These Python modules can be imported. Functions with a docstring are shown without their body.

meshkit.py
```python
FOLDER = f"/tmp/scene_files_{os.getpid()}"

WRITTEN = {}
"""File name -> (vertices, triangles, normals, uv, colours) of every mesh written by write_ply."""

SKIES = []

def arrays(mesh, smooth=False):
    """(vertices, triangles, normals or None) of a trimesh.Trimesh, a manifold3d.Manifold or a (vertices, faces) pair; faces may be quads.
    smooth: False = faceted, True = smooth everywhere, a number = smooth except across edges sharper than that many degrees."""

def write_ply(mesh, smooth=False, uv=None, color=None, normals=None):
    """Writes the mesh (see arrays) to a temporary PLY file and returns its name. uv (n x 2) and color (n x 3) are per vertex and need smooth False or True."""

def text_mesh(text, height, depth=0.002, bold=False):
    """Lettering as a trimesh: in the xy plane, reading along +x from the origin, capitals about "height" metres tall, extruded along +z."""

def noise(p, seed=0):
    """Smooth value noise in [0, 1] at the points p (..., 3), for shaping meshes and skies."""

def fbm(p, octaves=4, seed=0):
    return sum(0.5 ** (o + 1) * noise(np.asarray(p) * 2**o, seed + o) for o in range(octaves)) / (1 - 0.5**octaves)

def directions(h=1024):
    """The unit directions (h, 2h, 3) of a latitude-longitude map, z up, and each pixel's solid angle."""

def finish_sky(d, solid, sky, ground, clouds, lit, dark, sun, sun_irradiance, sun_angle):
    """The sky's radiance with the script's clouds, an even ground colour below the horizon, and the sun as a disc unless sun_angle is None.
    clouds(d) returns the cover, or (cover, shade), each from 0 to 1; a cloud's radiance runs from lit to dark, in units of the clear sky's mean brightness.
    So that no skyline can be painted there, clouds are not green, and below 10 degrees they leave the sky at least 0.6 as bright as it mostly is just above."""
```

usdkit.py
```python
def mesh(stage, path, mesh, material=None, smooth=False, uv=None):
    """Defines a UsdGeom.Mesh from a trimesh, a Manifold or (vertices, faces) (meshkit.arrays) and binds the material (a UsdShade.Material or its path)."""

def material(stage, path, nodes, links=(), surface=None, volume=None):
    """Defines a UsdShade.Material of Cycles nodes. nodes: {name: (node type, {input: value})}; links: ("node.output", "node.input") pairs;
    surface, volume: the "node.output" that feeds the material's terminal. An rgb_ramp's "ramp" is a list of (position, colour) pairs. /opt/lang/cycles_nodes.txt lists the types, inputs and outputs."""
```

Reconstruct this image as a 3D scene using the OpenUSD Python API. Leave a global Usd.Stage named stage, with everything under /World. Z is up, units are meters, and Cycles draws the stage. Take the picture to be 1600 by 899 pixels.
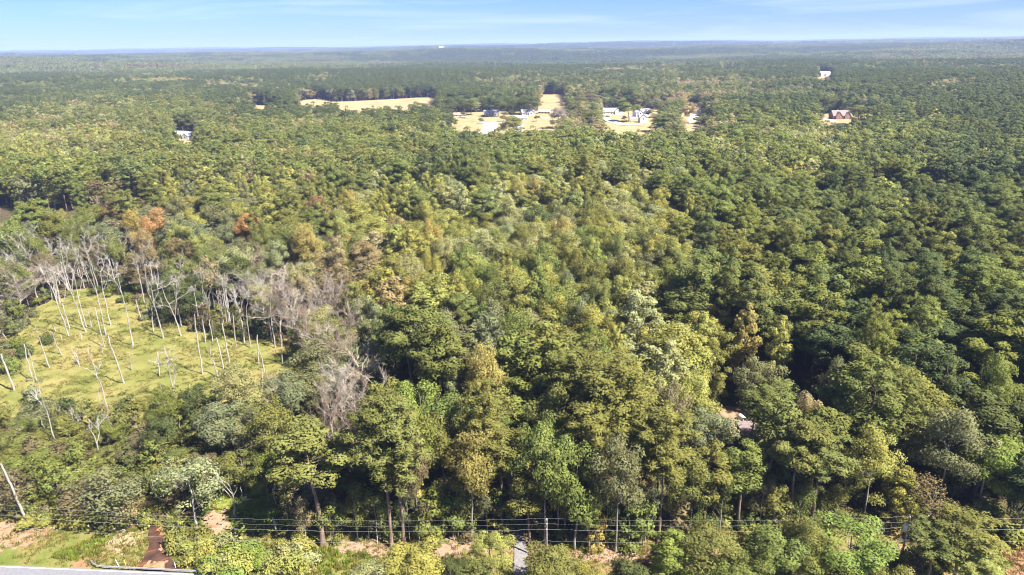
import math, numpy as np, trimesh, usdkit, meshkit
from pxr import Usd, UsdGeom, UsdLux, UsdShade, Gf, Sdf, Vt

stage = Usd.Stage.CreateInMemory()
UsdGeom.SetStageUpAxis(stage, 'Z')
UsdGeom.SetStageMetersPerUnit(stage, 1.0)
UsdGeom.Xform.Define(stage, '/World')
UsdGeom.Scope.Define(stage, '/World/Looks')

# ------------------------------------------------------------------ camera (a drone 75 m above the verge)
H = 75.0
F = 1067.0                                   # focal length in photo pixels (photo is 1600 x 899)
PITCH, ROLL = math.radians(19.65), math.radians(0.82)
fwd = np.array([0, math.cos(PITCH), -math.sin(PITCH)])
r0, u0 = np.array([1.0, 0, 0]), np.array([0, math.sin(PITCH), math.cos(PITCH)])
R_ = r0 * math.cos(ROLL) - u0 * math.sin(ROLL)
U_ = u0 * math.cos(ROLL) + r0 * math.sin(ROLL)
EYE = np.array([0, 0, H])
cam = UsdGeom.Camera.Define(stage, '/World/camera')
cam.CreateHorizontalApertureAttr(36.0)
cam.CreateFocalLengthAttr(36.0 * F / 1600)
cam.CreateClippingRangeAttr((1.0, 60000.0))
m = Gf.Matrix4d(*R_, 0, *U_, 0, *(-fwd), 0, *EYE, 1)
cam.AddTransformOp().Set(m)
cam.CreateExposureAttr(1.76)

# ------------------------------------------------------------------ sky and sun
SUN = np.array([0.83 * 0.64, -0.56 * 0.64, 0.77]); SUN /= np.linalg.norm(SUN)
s_el, s_rot = math.asin(SUN[2]), math.atan2(SUN[0], SUN[1])
sky_mat = usdkit.material(stage, '/World/Looks/sky', {
    'sky': ('sky_texture', {'sky_type': 'single_scattering', 'sun_disc': False, 'sun_elevation': s_el, 'sun_rotation': s_rot,
                            'altitude': 400.0, 'air_density': 1.0, 'aerosol_density': 0.05, 'ozone_density': 3.0}),
    'tc': ('texture_coordinate', {}),
    'map': ('mapping', {'mapping_type': 'point', 'scale': (2.2, 2.2, 30.0), 'rotation': (0, 0.06, 0)}),
    'n': ('noise_texture', {'scale': 1.6, 'detail': 6.0, 'roughness': 0.55, 'distortion': 0.6}),
    'ramp': ('rgb_ramp', {'ramp': [(0, (0, 0, 0)), (0.5, (0, 0, 0)), (0.78, (0.42, 0.42, 0.42)), (1, (0.6, 0.6, 0.6))]}),
    'tint': ('mix_color', {'blend_type': 'multiply', 'fac': 1.0, 'b': (0.365, 0.505, 0.90)}),
    'mx': ('mix_color', {'blend_type': 'mix', 'b': (5.6, 6.3, 7.4)}),
    'b': ('background_shader', {'strength': 0.054})},
    [('tc.generated', 'map.vector'), ('map.vector', 'n.vector'), ('n.fac', 'ramp.fac'), ('ramp.color', 'mx.fac'),
     ('sky.color', 'tint.a'), ('tint.result', 'mx.a'), ('mx.result', 'b.color')], surface='b.background')
dome = UsdLux.DomeLight.Define(stage, '/World/sky')
UsdShade.MaterialBindingAPI.Apply(dome.GetPrim()).Bind(sky_mat)
dome.GetPrim().SetCustomDataByKey('kind', 'structure')
sun = UsdLux.DistantLight.Define(stage, '/World/sun')
sun.CreateIntensityAttr(1.25); sun.CreateAngleAttr(0.5); sun.CreateNormalizeAttr(True)
sun.CreateColorAttr(Gf.Vec3f(1.0, 0.945, 0.86))
zax = SUN; xax = np.cross([0, 0, 1.0], zax); xax /= np.linalg.norm(xax); yax = np.cross(zax, xax)
sun.AddTransformOp().Set(Gf.Matrix4d(*xax, 0, *yax, 0, *zax, 0, 0, 0, 500, 1))

# ------------------------------------------------------------------ helpers: places
def smooth(a, b, x):
    t = np.clip((np.asarray(x, float) - a) / (b - a), 0, 1)
    return t * t * (3 - 2 * t)

def terrain(x, y):
    x, y = np.asarray(x, float), np.asarray(y, float)
    r = np.hypot(x, y)
    p = np.stack([x, y, 0 * x], -1)
    z = smooth(330, 800, r) * (meshkit.fbm(p / 420.0 + 7.3, 3, 5) - 0.5) * 22
    z = z + smooth(1500, 3500, r) * (meshkit.fbm(p / np.array([2600.0, 1300.0, 1]) + 3.1, 3, 9) - 0.42) * 110
    z = z + smooth(1000, 1800, r) * (meshkit.fbm(p / np.array([900.0, 480.0, 1]) + 13.3, 3, 21) - 0.46) * 46
    z = z + smooth(450, 1000, r) * smooth(-0.05, 0.75, np.arctan2(x, np.maximum(y, 1))) * 5
    z = z + smooth(5000, 14000, r) * 14
    return z

def ray(px, py):
    d = fwd + (px - 800) / F * R_ + (449.5 - py) / F * U_
    return d

def at(px, py, z=0.0, flat=False):
    """the point of the terrain (plus z) that shows at this pixel of the photograph"""
    d = ray(px, py); h = z
    p = EYE
    for _ in range(1 if flat else 8):
        t = (H - h) / max(-d[2], 1e-4)
        p = EYE + d * t
        h = z + float(terrain(p[0], p[1]))
    return p

def pix(p):
    q = np.asarray(p, float) - EYE
    w = q @ fwd
    return np.stack([800 + F * (q @ R_) / w, 449.5 - F * (q @ U_) / w, w], -1)

def ground(px_points, flat=True):
    return np.array([at(x, y, 0, flat)[:2] for x, y in px_points])

from shapely.geometry import Polygon, Point, LineString
from shapely import contains_xy
import shapely, shapely.affinity

# ------------------------------------------------------------------ helpers: prims
used = {}
def numbered(path):
    n = used.get(path, 0); used[path] = n + 1
    return path if n == 0 else f'{path}_{n:03d}'

def tag(prim, label=None, cat=None, group=None, kind=None):
    for k, v in (('label', label), ('category', cat), ('group', group), ('kind', kind)):
        if v: prim.SetCustomDataByKey(k, v)
    return prim

def obj(name, mesh, mat, parent=None, smooth=False):
    path = numbered((str(parent.GetPath()) if parent else '/World') + '/' + name)
    return usdkit.mesh(stage, path, mesh, mat, smooth=smooth).GetPrim()

def thing(name, loc=(0, 0, 0), rz=0.0, scale=None):
    x = UsdGeom.Xform.Define(stage, numbered('/World/' + name))
    x.AddTranslateOp().Set(Gf.Vec3d(*map(float, loc)))
    if rz: x.AddRotateZOp().Set(float(math.degrees(rz)))
    if scale is not None: x.AddScaleOp().Set(Gf.Vec3f(*map(float, scale)))
    return x.GetPrim()

def bind(prim, mat):
    UsdShade.MaterialBindingAPI.Apply(prim).Bind(mat)

def cat_(parts):
    V, Fc, n = [], [], 0
    for v, f in parts:
        V.append(v); Fc.append(np.asarray(f) + n); n += len(v)
    return np.vstack(V), np.vstack(Fc)

def box(x0, x1, y0, y1, z0, z1):
    v = np.array([(x, y, z) for z in (z0, z1) for y in (y0, y1) for x in (x0, x1)], float)
    f = np.array([(0, 2, 3), (0, 3, 1), (4, 5, 7), (4, 7, 6), (0, 1, 5), (0, 5, 4), (2, 6, 7), (2, 7, 3), (0, 4, 6), (0, 6, 2), (1, 3, 7), (1, 7, 5)])
    return v, f

def tube(pts, rad, sides=6, cap=True):
    p = np.asarray(pts, float); rad = np.broadcast_to(np.asarray(rad, float), (len(p),))
    t = np.gradient(p, axis=0); t /= np.linalg.norm(t, axis=1, keepdims=True) + 1e-12
    ref = np.array([0.31, 0.95, 0.05]) if abs(t[0][1]) < 0.8 else np.array([1.0, 0, 0.1])
    a = np.cross(t, ref); a /= np.linalg.norm(a, axis=1, keepdims=True) + 1e-12
    b = np.cross(t, a); ang = np.arange(sides) * 2 * np.pi / sides
    v = p[:, None] + rad[:, None, None] * (np.cos(ang)[None, :, None] * a[:, None] + np.sin(ang)[None, :, None] * b[:, None])
    i, j = np.meshgrid(np.arange(len(p) - 1), np.arange(sides), indexing='ij')
    q = np.stack([i * sides + j, i * sides + (j + 1) % sides, (i + 1) * sides + (j + 1) % sides, (i + 1) * sides + j], -1).reshape(-1, 4)
    v = v.reshape(-1, 3); f = np.vstack([q[:, [0, 1, 2]], q[:, [0, 2, 3]]])
    if cap:
        n = len(v); v = np.vstack([v, p[-1]]); e = (len(p) - 1) * sides
        f = np.vstack([f, [(e + k, e + (k + 1) % sides, n) for k in range(sides)]])
    return v, f

def unit(v):
    return v / (np.linalg.norm(v, axis=-1, keepdims=True) + 1e-9)

def cards(c, n, size, rng, aspect=0.62, along=None, out=None):
    """kite-shaped leaf clumps at c, facing n"""
    k = len(c); n = unit(n)
    if out is not None: n = np.where((n * out).sum(1, keepdims=True) < 0, -n, n)
    a = rng.normal(size=(k, 3)) if along is None else along + 0.25 * rng.normal(size=(k, 3))
    a = unit(a - (a * n).sum(1, keepdims=True) * n); b = np.cross(n, a)
    s = (np.asarray(size) * rng.uniform(0.7, 1.3, k))[:, None] * 0.5
    w = aspect * rng.uniform(0.75, 1.25, (k, 1))
    bend = n * s * rng.uniform(-0.25, 0.35, (k, 1))
    v = np.stack([c - a * s, c + b * s * w + bend, c + a * s, c - b * s * w + bend], 1).reshape(-1, 3)
    i = np.arange(k)[:, None] * 4
    f = np.vstack([i + [0, 2, 1], i + [0, 3, 2]])
    if out is None: return v, f
    return v, f, np.repeat(unit(unit(out) * 0.8 + n * 0.6), 4, axis=0)      # a clump's leaves lie every way: shade them with the lobe they sit on

def sphere_dirs(n, rng, zmin=-1.0):
    z = rng.uniform(zmin, 1, n); a = rng.uniform(0, 2 * np.pi, n); r = np.sqrt(1 - z * z)
    return np.stack([r * np.cos(a), r * np.sin(a), z], 1)

# ------------------------------------------------------------------ materials
def leaf_mat(name, col, dead=0.0, spread=0.16, trans=0.9):
    """foliage of one tone: each tree a little lighter, darker, warmer; leaf clumps vary too"""
    col = np.array(col) * 1.42
    warm = col * np.array([1.12, 1.02, 0.9]); cool = col * np.array([0.84, 0.97, 1.06])
    return usdkit.material(stage, f'/World/Looks/{name}', {
        'oi': ('object_info', {}), 'wn': ('white_noise_texture', {'dimensions': '3D'}), 'geo': ('geometry', {}),
        'ramp': ('rgb_ramp', {'ramp': [(0, tuple(cool * (1 - spread))), (0.35, tuple(col * (1 + spread * 0.4))), (0.65, tuple(warm * (1 - spread * 0.6))), (1, tuple(warm * (1 + spread)))]}),
        'n': ('noise_texture', {'scale': 0.55, 'detail': 3.0, 'roughness': 0.7}),
        'isl': ('map_range', {'from_min': 0.0, 'from_max': 1.0, 'to_min': 0.60, 'to_max': 1.45}),
        'nr': ('map_range', {'from_min': 0.3, 'from_max': 0.7, 'to_min': 0.66, 'to_max': 1.36}),
        'mul': ('math', {'math_type': 'multiply'}), 'hv': ('math', {'math_type': 'multiply', 'value2': 0.5}), 'hue': ('math', {'math_type': 'multiply_add', 'value2': 0.5}),
        'hn': ('noise_texture', {'scale': 0.28, 'detail': 2.0}),
        'mx': ('vector_math', {'math_type': 'scale'}),
        'd': ('diffuse_bsdf', {}), 'ts': ('vector_math', {'math_type': 'scale', 'scale': trans}), 't': ('translucent_bsdf', {}), 'm': ('add_closure', {})},
        [('oi.location', 'wn.vector'), ('geo.position', 'hn.vector'), ('hn.fac', 'hv.value1'), ('wn.value', 'hue.value1'), ('hv.value', 'hue.value3'), ('hue.value', 'ramp.fac'), ('geo.position', 'n.vector'), ('n.fac', 'nr.value'), ('geo.random_per_island', 'isl.value'),
         ('isl.result', 'mul.value1'), ('nr.result', 'mul.value2'), ('ramp.color', 'mx.vector1'), ('mul.value', 'mx.scale'),
         ('mx.vector', 'd.color'), ('mx.vector', 'ts.vector1'), ('ts.vector', 't.color'), ('d.BSDF', 'm.closure1'), ('t.BSDF', 'm.closure2')], surface='m.closure')

def rough_mat(name, c1, c2, scale=2.0, detail=6.0, bump=0.0, c3=None, stretch=(1, 1, 1), rough=0.9, lo=0.35, hi=0.65, bscale=None):
    nodes = {'geo': ('geometry', {}), 'map': ('mapping', {'mapping_type': 'point', 'scale': stretch}),
             'n': ('noise_texture', {'scale': scale, 'detail': detail, 'roughness': 0.65}),
             'ramp': ('rgb_ramp', {'ramp': [(lo, c1), (hi, c2)] if c3 is None else [(lo, c1), (0.5 * (lo + hi), c2), (hi, c3)]}),
             'p': ('principled_bsdf', {'roughness': rough, 'specular_ior_level': 0.2})}
    links = [('geo.position', 'map.vector'), ('map.vector', 'n.vector'), ('n.fac', 'ramp.fac'), ('ramp.color', 'p.base_color')]
    if bump:
        nodes['n2'] = ('noise_texture', {'scale': bscale or scale * 4, 'detail': 4.0, 'roughness': 0.6})
        nodes['bp'] = ('bump', {'strength': 0.8, 'distance': bump})
        links += [('map.vector', 'n2.vector'), ('n2.fac', 'bp.height'), ('bp.normal', 'p.normal')]
    return usdkit.material(stage, f'/World/Looks/{name}', nodes, links, surface='p.BSDF')

TONES = {   # linear base colours of the foliage
    'dark green': (0.077, 0.095, 0.036), 'deep green': (0.117, 0.136, 0.044), 'olive green': (0.140, 0.149, 0.047), 'mid green': (0.130, 0.152, 0.043),
    'grey green': (0.138, 0.148, 0.075), 'yellow green': (0.205, 0.210, 0.062), 'bright green': (0.148, 0.185, 0.046), 'pale green': (0.212, 0.222, 0.105),
    'golden': (0.245, 0.212, 0.072), 'orange': (0.280, 0.180, 0.078), 'rust red': (0.190, 0.108, 0.060), 'tan': (0.228, 0.195, 0.104), 'amber green': (0.178, 0.158, 0.052),
    'brownish': (0.142, 0.122, 0.064), 'mauve grey': (0.215, 0.180, 0.148), 'ashen grey': (0.30, 0.27, 0.225)}
LEAF = {k: leaf_mat('foliage_' + k.replace(' ', '_'), v) for k, v in TONES.items()}
BARK = {'pine': rough_mat('pine_bark', (0.085, 0.060, 0.045), (0.24, 0.17, 0.125), 1.6, stretch=(1, 1, 0.25)),
        'oak': rough_mat('oak_bark', (0.10, 0.085, 0.07), (0.30, 0.27, 0.23), 1.4, stretch=(1, 1, 0.3)),
        'bare': rough_mat('bare_bark', (0.21, 0.185, 0.155), (0.44, 0.40, 0.34), 1.4, stretch=(1, 1, 0.3)),
        'dead': rough_mat('dead_wood', (0.165, 0.143, 0.118), (0.385, 0.355, 0.31), 1.8, stretch=(1, 1, 0.2), lo=0.25, hi=0.6)}

# ------------------------------------------------------------------ tree shapes (metres, root at the origin)
def limbs(rng, ends, z0, h, r, sides=5, trunk_r=0.22, wob=0.3, trunk_top=None, n=9):
    """a tapered, slightly crooked trunk with limbs out to the given ends"""
    top = trunk_top or h * 0.9
    zs = np.linspace(0, top, n)
    wx, wy = np.cumsum(rng.normal(0, wob / n ** 0.5 * 0.5, n)), np.cumsum(rng.normal(0, wob / n ** 0.5 * 0.5, n))
    wx -= wx[0]; wy -= wy[0]
    tr = trunk_r * (1 - zs / top) ** 0.75 + 0.03
    tr[0] *= 1.35
    parts = [tube(np.stack([wx, wy, zs], 1), tr, 7)]
    for e in ends:
        zb = np.clip(e[2] - rng.uniform(0.25, 0.7) * np.hypot(e[0], e[1]) - 0.3, z0 * 0.85, top * 0.95)
        b = np.array([np.interp(zb, zs, wx), np.interp(zb, zs, wy), zb])
        mid = b + (e - b) * 0.5 + rng.normal(0, 0.15, 3) + [0, 0, 0.12 * np.hypot(e[0], e[1])]
        rb = np.interp(zb, zs, tr) * 0.5
        parts.append(tube([b, mid, e], [rb, rb * 0.6, 0.025], 4, False))
    return cat_(parts)

def broadleaf(seed, h=20.0, r=4.6, base=0.34, nl=30, leaf=0.38, n=8000, shape='round', lobe=(1.2, 2.0), thin=0.0):
    rng = np.random.default_rng(seed)
    zb = h * base; ch = h - zb; c = np.array([0, 0, zb + ch * (0.46 if shape == 'round' else 0.36)])
    d = sphere_dirs(nl, rng, -0.75)
    if shape == 'round':
        ext = np.array([r, r, ch * 0.54]) * rng.uniform(0.5, 0.95, (nl, 1))
        L = c + d * ext
    else:                                                     # conical to ovoid
        t = np.linspace(0.02, 0.97, nl); ang = np.arange(nl) * 2.4 + rng.uniform(0, 0.7, nl)
        prof = r * np.sqrt(np.clip(1 - (np.abs(t - 0.32) / 0.69) ** 2, 0.01, 1)) * rng.uniform(0.45, 0.92, nl)
        L = np.stack([np.cos(ang) * prof, np.sin(ang) * prof, zb + t * ch * 0.95], 1)
    L = L + rng.normal(0, 0.28, L.shape)
    off = rng.normal(0, 0.1 * r, 2); L[:, :2] += off * ((L[:, 2:] - zb) / ch)
    lr = rng.uniform(*lobe, nl)
    if shape != 'round': lr *= 1.05 - 0.3 * np.linspace(0, 1, nl)
    per = rng.multinomial(n, lr ** 2 / (lr ** 2).sum())
    C, N, O = [], [], []
    for p, q, k in zip(L, lr, per):
        s = sphere_dirs(k, rng, -0.7)
        rad = q * rng.uniform(0.55, 1.08, (k, 1)) * (1 + 0.25 * (meshkit.noise(s * 2.3 + p, seed) - 0.5)[:, None])
        C.append(p + s * rad * [1, 1, 0.82]); N.append(s * 0.75 + [0, 0, 0.28] + rng.normal(0, 0.55, (k, 3))); O.append(s + unit(p - c + s * q) * 0.5 + [0, 0, 0.15])
    C, N, O = np.vstack(C), np.vstack(N), np.vstack(O)
    if thin:
        keep = rng.random(len(C)) > thin; C, N, O = C[keep], N[keep], O[keep]
    crown = cards(C, N, leaf, rng, out=O)
    trunk = limbs(rng, L[::2], zb, h, r, trunk_r=0.0088 * h, wob=0.6, trunk_top=c[2] + 0.25 * ch)
    return trunk, crown, h, r

def pine(seed, h=26.0, r=3.4, base=0.52, leaf=0.45, per=70, whorls=11):
    rng = np.random.default_rng(seed)
    ends, C, N, A, O = [], [], [], [], []
    for t in np.linspace(0, 1, whorls):
        z = h * (base + (1 - base) * t * 0.97)
        L = r * (math.sqrt(max(0.03, 1 - ((t - 0.35) / 0.68) ** 2)) if t > 0.35 else 0.62 + 0.38 * t / 0.35)
        k = int(round(1.6 + 4.6 * L / r * (1 - 0.35 * t))) if t < 0.97 else 2
        for a in rng.uniform(0, 6.28) + np.arange(k) * 6.283 / k + rng.normal(0, 0.32, k):
            l = L * rng.uniform(0.6, 1.12)
            droop = rng.uniform(-0.05, 0.3) * l
            dz = rng.uniform(-0.65, 0.65) * h * (1 - base) / whorls; droop += dz
            e = np.array([math.cos(a) * l, math.sin(a) * l, z + droop + rng.normal(0, 0.3)])
            ends.append(e)
            for f in ((1.0, 0.72, 0.42) if l > 2.0 else (1.0, 0.6) if l > 1.0 else (1.0,)):
                tc = np.array([e[0] * f, e[1] * f, z + droop * f]) + rng.normal(0, 0.3, 3)
                tr = rng.uniform(0.55, 0.98) * (0.75 + 0.08 * r)
                s = sphere_dirs(per, rng, -0.35)
                C.append(tc + s * tr * rng.uniform(0.35, 1.05, (per, 1)) * [1, 1, 0.82])
                N.append(np.array([0, 0, 0.55]) + s * 0.45 + rng.normal(0, 0.55, (per, 3))); A.append(s + [0, 0, 0.25]); O.append(s * 0.8 + unit(np.array([e[0], e[1], 1.2])) * 0.5 + [0, 0, 0.3])
    crown = cards(np.vstack(C), np.vstack(N), leaf, rng, aspect=0.36, along=np.vstack(A), out=np.vstack(O))
    trunk = limbs(rng, np.array(ends)[::1], h * base, h, r, trunk_r=0.0078 * h, wob=0.35, trunk_top=h * 0.96)
    return trunk, crown, h, r

def twiggy(seed, h=17.0, r=4.0, base=0.3, nb=15, twigs=1500, tw=0.05):
    """a leafless tree: limbs that fork, and a haze of thin twigs"""
    rng = np.random.default_rng(seed)
    parts, tips = [], []
    zs = np.linspace(0, h * 0.72, 8); w = np.cumsum(rng.normal(0, 0.16, (8, 2)), 0); w -= w[0]
    tr = 0.0135 * h * (1 - zs / (h * 0.8)) + 0.03
    parts.append(tube(np.column_stack([w, zs]), tr, 6))
    for i in range(nb):
        zb = h * (base + (0.72 - base) * i / nb) ; a = i * 2.4 + rng.uniform(-0.4, 0.4)
        b = np.array([np.interp(zb, zs, w[:, 0]), np.interp(zb, zs, w[:, 1]), zb])
        l = r * rng.uniform(0.55, 1.0); up = rng.uniform(0.75, 1.5)
        pts = [b]; dirn = np.array([math.cos(a), math.sin(a), up * 0.7]); dirn /= np.linalg.norm(dirn)
        for k in range(4):
            dirn = unit(dirn + rng.normal(0, 0.16, 3) + [0, 0, 0.09]); pts.append(pts[-1] + dirn * l * 0.36)
        rb = np.interp(zb, zs, tr) * 0.55
        parts.append(tube(pts, np.linspace(rb, 0.035, 5), 4, False))
        for k in range(1, 5):
            for _ in range(2):
                d2 = unit(unit(pts[k] - pts[k - 1]) + rng.normal(0, 0.5, 3) + [0, 0, 0.2]); e = pts[k] + d2 * l * rng.uniform(0.25, 0.5)
                parts.append(tube([pts[k], 0.5 * (pts[k] + e) + rng.normal(0, 0.08, 3), e], [0.045, 0.035, 0.02], 3, False))
                tips += [(pts[k], d2), (0.5 * (pts[k] + e), d2), (e, d2)]
    k = rng.integers(0, len(tips), twigs)
    P = np.array([tips[i][0] for i in k]); D = unit(np.array([tips[i][1] for i in k]) * 0.7 + rng.normal(0, 0.55, (twigs, 3)) + [0, 0, 0.25])
    ln = rng.uniform(0.6, 1.7, (twigs, 1)); E = P + D * ln; mid = P + D * ln * 0.5 + rng.normal(0, 0.07, (twigs, 3))
    side = unit(np.cross(D, rng.normal(size=(twigs, 3)))) * tw * 0.5
    v = np.stack([P - side, P + side, mid + side * 0.8, E, mid - side * 0.8], 1).reshape(-1, 3); i = np.arange(twigs)[:, None] * 5
    crown = (v, np.vstack([i + [0, 1, 2], i + [0, 2, 4], i + [4, 2, 3]]))
    return cat_(parts), crown, h, r

def bush(seed, r=1.6, h=2.2, leaf=0.3, n=900, nl=9):
    rng = np.random.default_rng(seed)
    d = sphere_dirs(nl, rng, -0.1); L = np.array([0, 0, h * 0.42]) + d * np.array([r, r, h * 0.5]) * rng.uniform(0.4, 0.72, (nl, 1))
    C, N, O = [], [], []
    for p in L:
        k = n // nl; s = sphere_dirs(k, rng, -0.6); q = rng.uniform(0.36, 0.6) * r
        C.append(p + s * q * rng.uniform(0.5, 1.1, (k, 1))); N.append(s * 0.7 + [0, 0, 0.3] + rng.normal(0, 0.6, (k, 3))); O.append(s + [0, 0, 0.4])
    C = np.vstack(C); C[:, 2] = np.abs(C[:, 2])
    stems = cat_([tube([(0.12 * math.cos(a), 0.12 * math.sin(a), 0), 0.5 * p, p], [0.05, 0.035, 0.015], 4, False) for a, p in zip(np.arange(nl), L)])
    return stems, cards(C, np.vstack(N), leaf, rng, out=np.vstack(O)), h, r

CLASS = {}
def make_class(kind, builder_out, bark):
    trunk, crown, h, r = builder_out
    CLASS.setdefault(kind, [])
    path = f'/World/_class_{kind}_{len(CLASS[kind])}'
    stage.CreateClassPrim(path)
    usdkit.mesh(stage, path + '/trunk', trunk, BARK[bark], smooth=60)
    cm = usdkit.mesh(stage, path + '/crown', crown[:2])       # takes its tone from each tree
    if len(crown) == 3:
        cm.CreateNormalsAttr(Vt.Vec3fArray.FromNumpy(crown[2].astype(np.float32))); cm.SetNormalsInterpolation('vertex')
    CLASS[kind].append((path, h, r))

for i in range(6): make_class('pine', broadleaf(130 + i, h=26, r=[3.3, 0, 3.7, 0, 3.0, 0][i], base=[0.46, 0, 0.55, 0, 0.42, 0][i], nl=[44, 0, 38, 0, 46, 0][i], n=8400, lobe=(0.75, 1.35), leaf=0.38) if i % 2 == 0 else pine(100 + i, h=26, r=[3.1, 3.8, 3.3, 4.3, 2.8, 3.6][i], base=[0.5, 0.55, 0.6, 0.5, 0.45, 0.64][i], whorls=[11, 10, 9, 11, 12, 8][i]), 'pine')
for i in range(6): make_class('oak', broadleaf(200 + i, h=20, r=[4.6, 5.2, 4.2, 5.0, 4.4, 5.6][i], base=[0.32, 0.3, 0.4, 0.28, 0.36, 0.34][i], nl=[30, 36, 24, 34, 28, 40][i], n=8400), 'oak')
for i in range(5): make_class('poplar', broadleaf(300 + i, h=22, r=[3.6, 3.2, 4.0, 3.4, 3.0][i], base=[0.25, 0.3, 0.28, 0.34, 0.2][i], nl=28, n=5600, shape='cone', lobe=(1.0, 1.75), leaf=0.46), 'oak')
for i in range(3): make_class('light', broadleaf(350 + i, h=18, r=[3.8, 3.4, 4.2][i], base=0.3, nl=22, n=4200, thin=0.45, leaf=0.40), 'bare')
for i in range(5): make_class('bare', twiggy(400 + i, h=17, r=[3.4, 4.2, 3.0, 3.8, 4.6][i], twigs=1500), 'bare')
for i in range(5): make_class('dead', twiggy(450 + i, h=17, r=[2.6, 2.0, 3.0, 1.6, 2.4][i], base=[0.5, 0.6, 0.45, 0.62, 0.55][i], nb=[8, 6, 9, 4, 7][i], twigs=[130, 60, 220, 20, 80][i]), 'dead')
for i in range(5): make_class('shrub', bush(500 + i, r=[1.6, 2.0, 1.3, 1.8, 1.5][i], h=[2.2, 2.6, 2.4, 1.8, 3.0][i]), 'oak')
for i in range(4): make_class('sapling', broadleaf(600 + i, h=8, r=[1.7, 1.4, 2.0, 1.5][i], base=0.12, nl=16, n=1100, shape='cone' if i % 2 else 'round', lobe=(0.55, 0.95), leaf=0.34), 'oak')
# coarser shapes for the trees past about 300 m
for i in range(4): make_class('far_pine', broadleaf(150 + i, h=25, r=[3.4, 3.8, 3.6, 4.1][i], base=[0.3, 0.36, 0.26, 0.4][i], nl=30, n=900, leaf=0.85, lobe=(0.9, 1.5)), 'pine')
for i in range(5): make_class('far_oak', broadleaf(250 + i, h=19, r=[4.6, 5.2, 4.2, 5.0, 5.6][i], base=0.14, nl=26, n=900, leaf=0.9), 'oak')
for i in range(3): make_class('far_poplar', broadleaf(320 + i, h=21, r=[3.8, 3.4, 4.2][i], base=0.12, nl=22, n=720, shape='cone', lobe=(1.1, 1.7), leaf=0.85), 'oak')

# ------------------------------------------------------------------ ground, seen as one sheet out to the horizon
FRONT = [(-260, 760), (0, 806), (60, 826), (190, 827), (310, 835), (430, 832), (500, 852), (545, 850), (640, 858), (735, 846), (830, 854), (900, 862), (965, 866),
         (1020, 857), (1100, 848), (1270, 846), (1420, 846), (1600, 850), (1900, 860)]
front_g = ground(FRONT)
MARSH = [(-120, 665), (-120, 560), (-10, 545), (40, 520), (62, 492), (112, 462), (160, 450), (215, 470), (262, 515), (330, 530), (400, 532), (462, 545), (484, 585), (455, 615), (410, 632), (310, 642), (255, 662), (185, 680), (100, 680), (40, 664)]
marsh = shapely.union_all([Polygon(np.array([at(x, y, z)[:2] for x, y in MARSH])).buffer(0) for z in (0, 1.5, 3)])
MEADOW = [(306, 838), (322, 795), (352, 762), (402, 757), (440, 790), (470, 815), (430, 834)]
meadow = Polygon(ground(MEADOW))
DIRT = [(1118, 648), (1135, 636), (1180, 634), (1200, 655), (1215, 690), (1195, 712), (1160, 690), (1125, 668)]
dirt = Polygon(ground(DIRT))
dirt_view = shapely.union_all([Polygon(np.array([at(x, y, z)[:2] for x, y in [(1122, 646), (1132, 638), (1178, 636), (1182, 668), (1160, 688), (1140, 676)]])).buffer(1.5) for z in (0, 4, 8, 12, 16, 20)])
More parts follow.
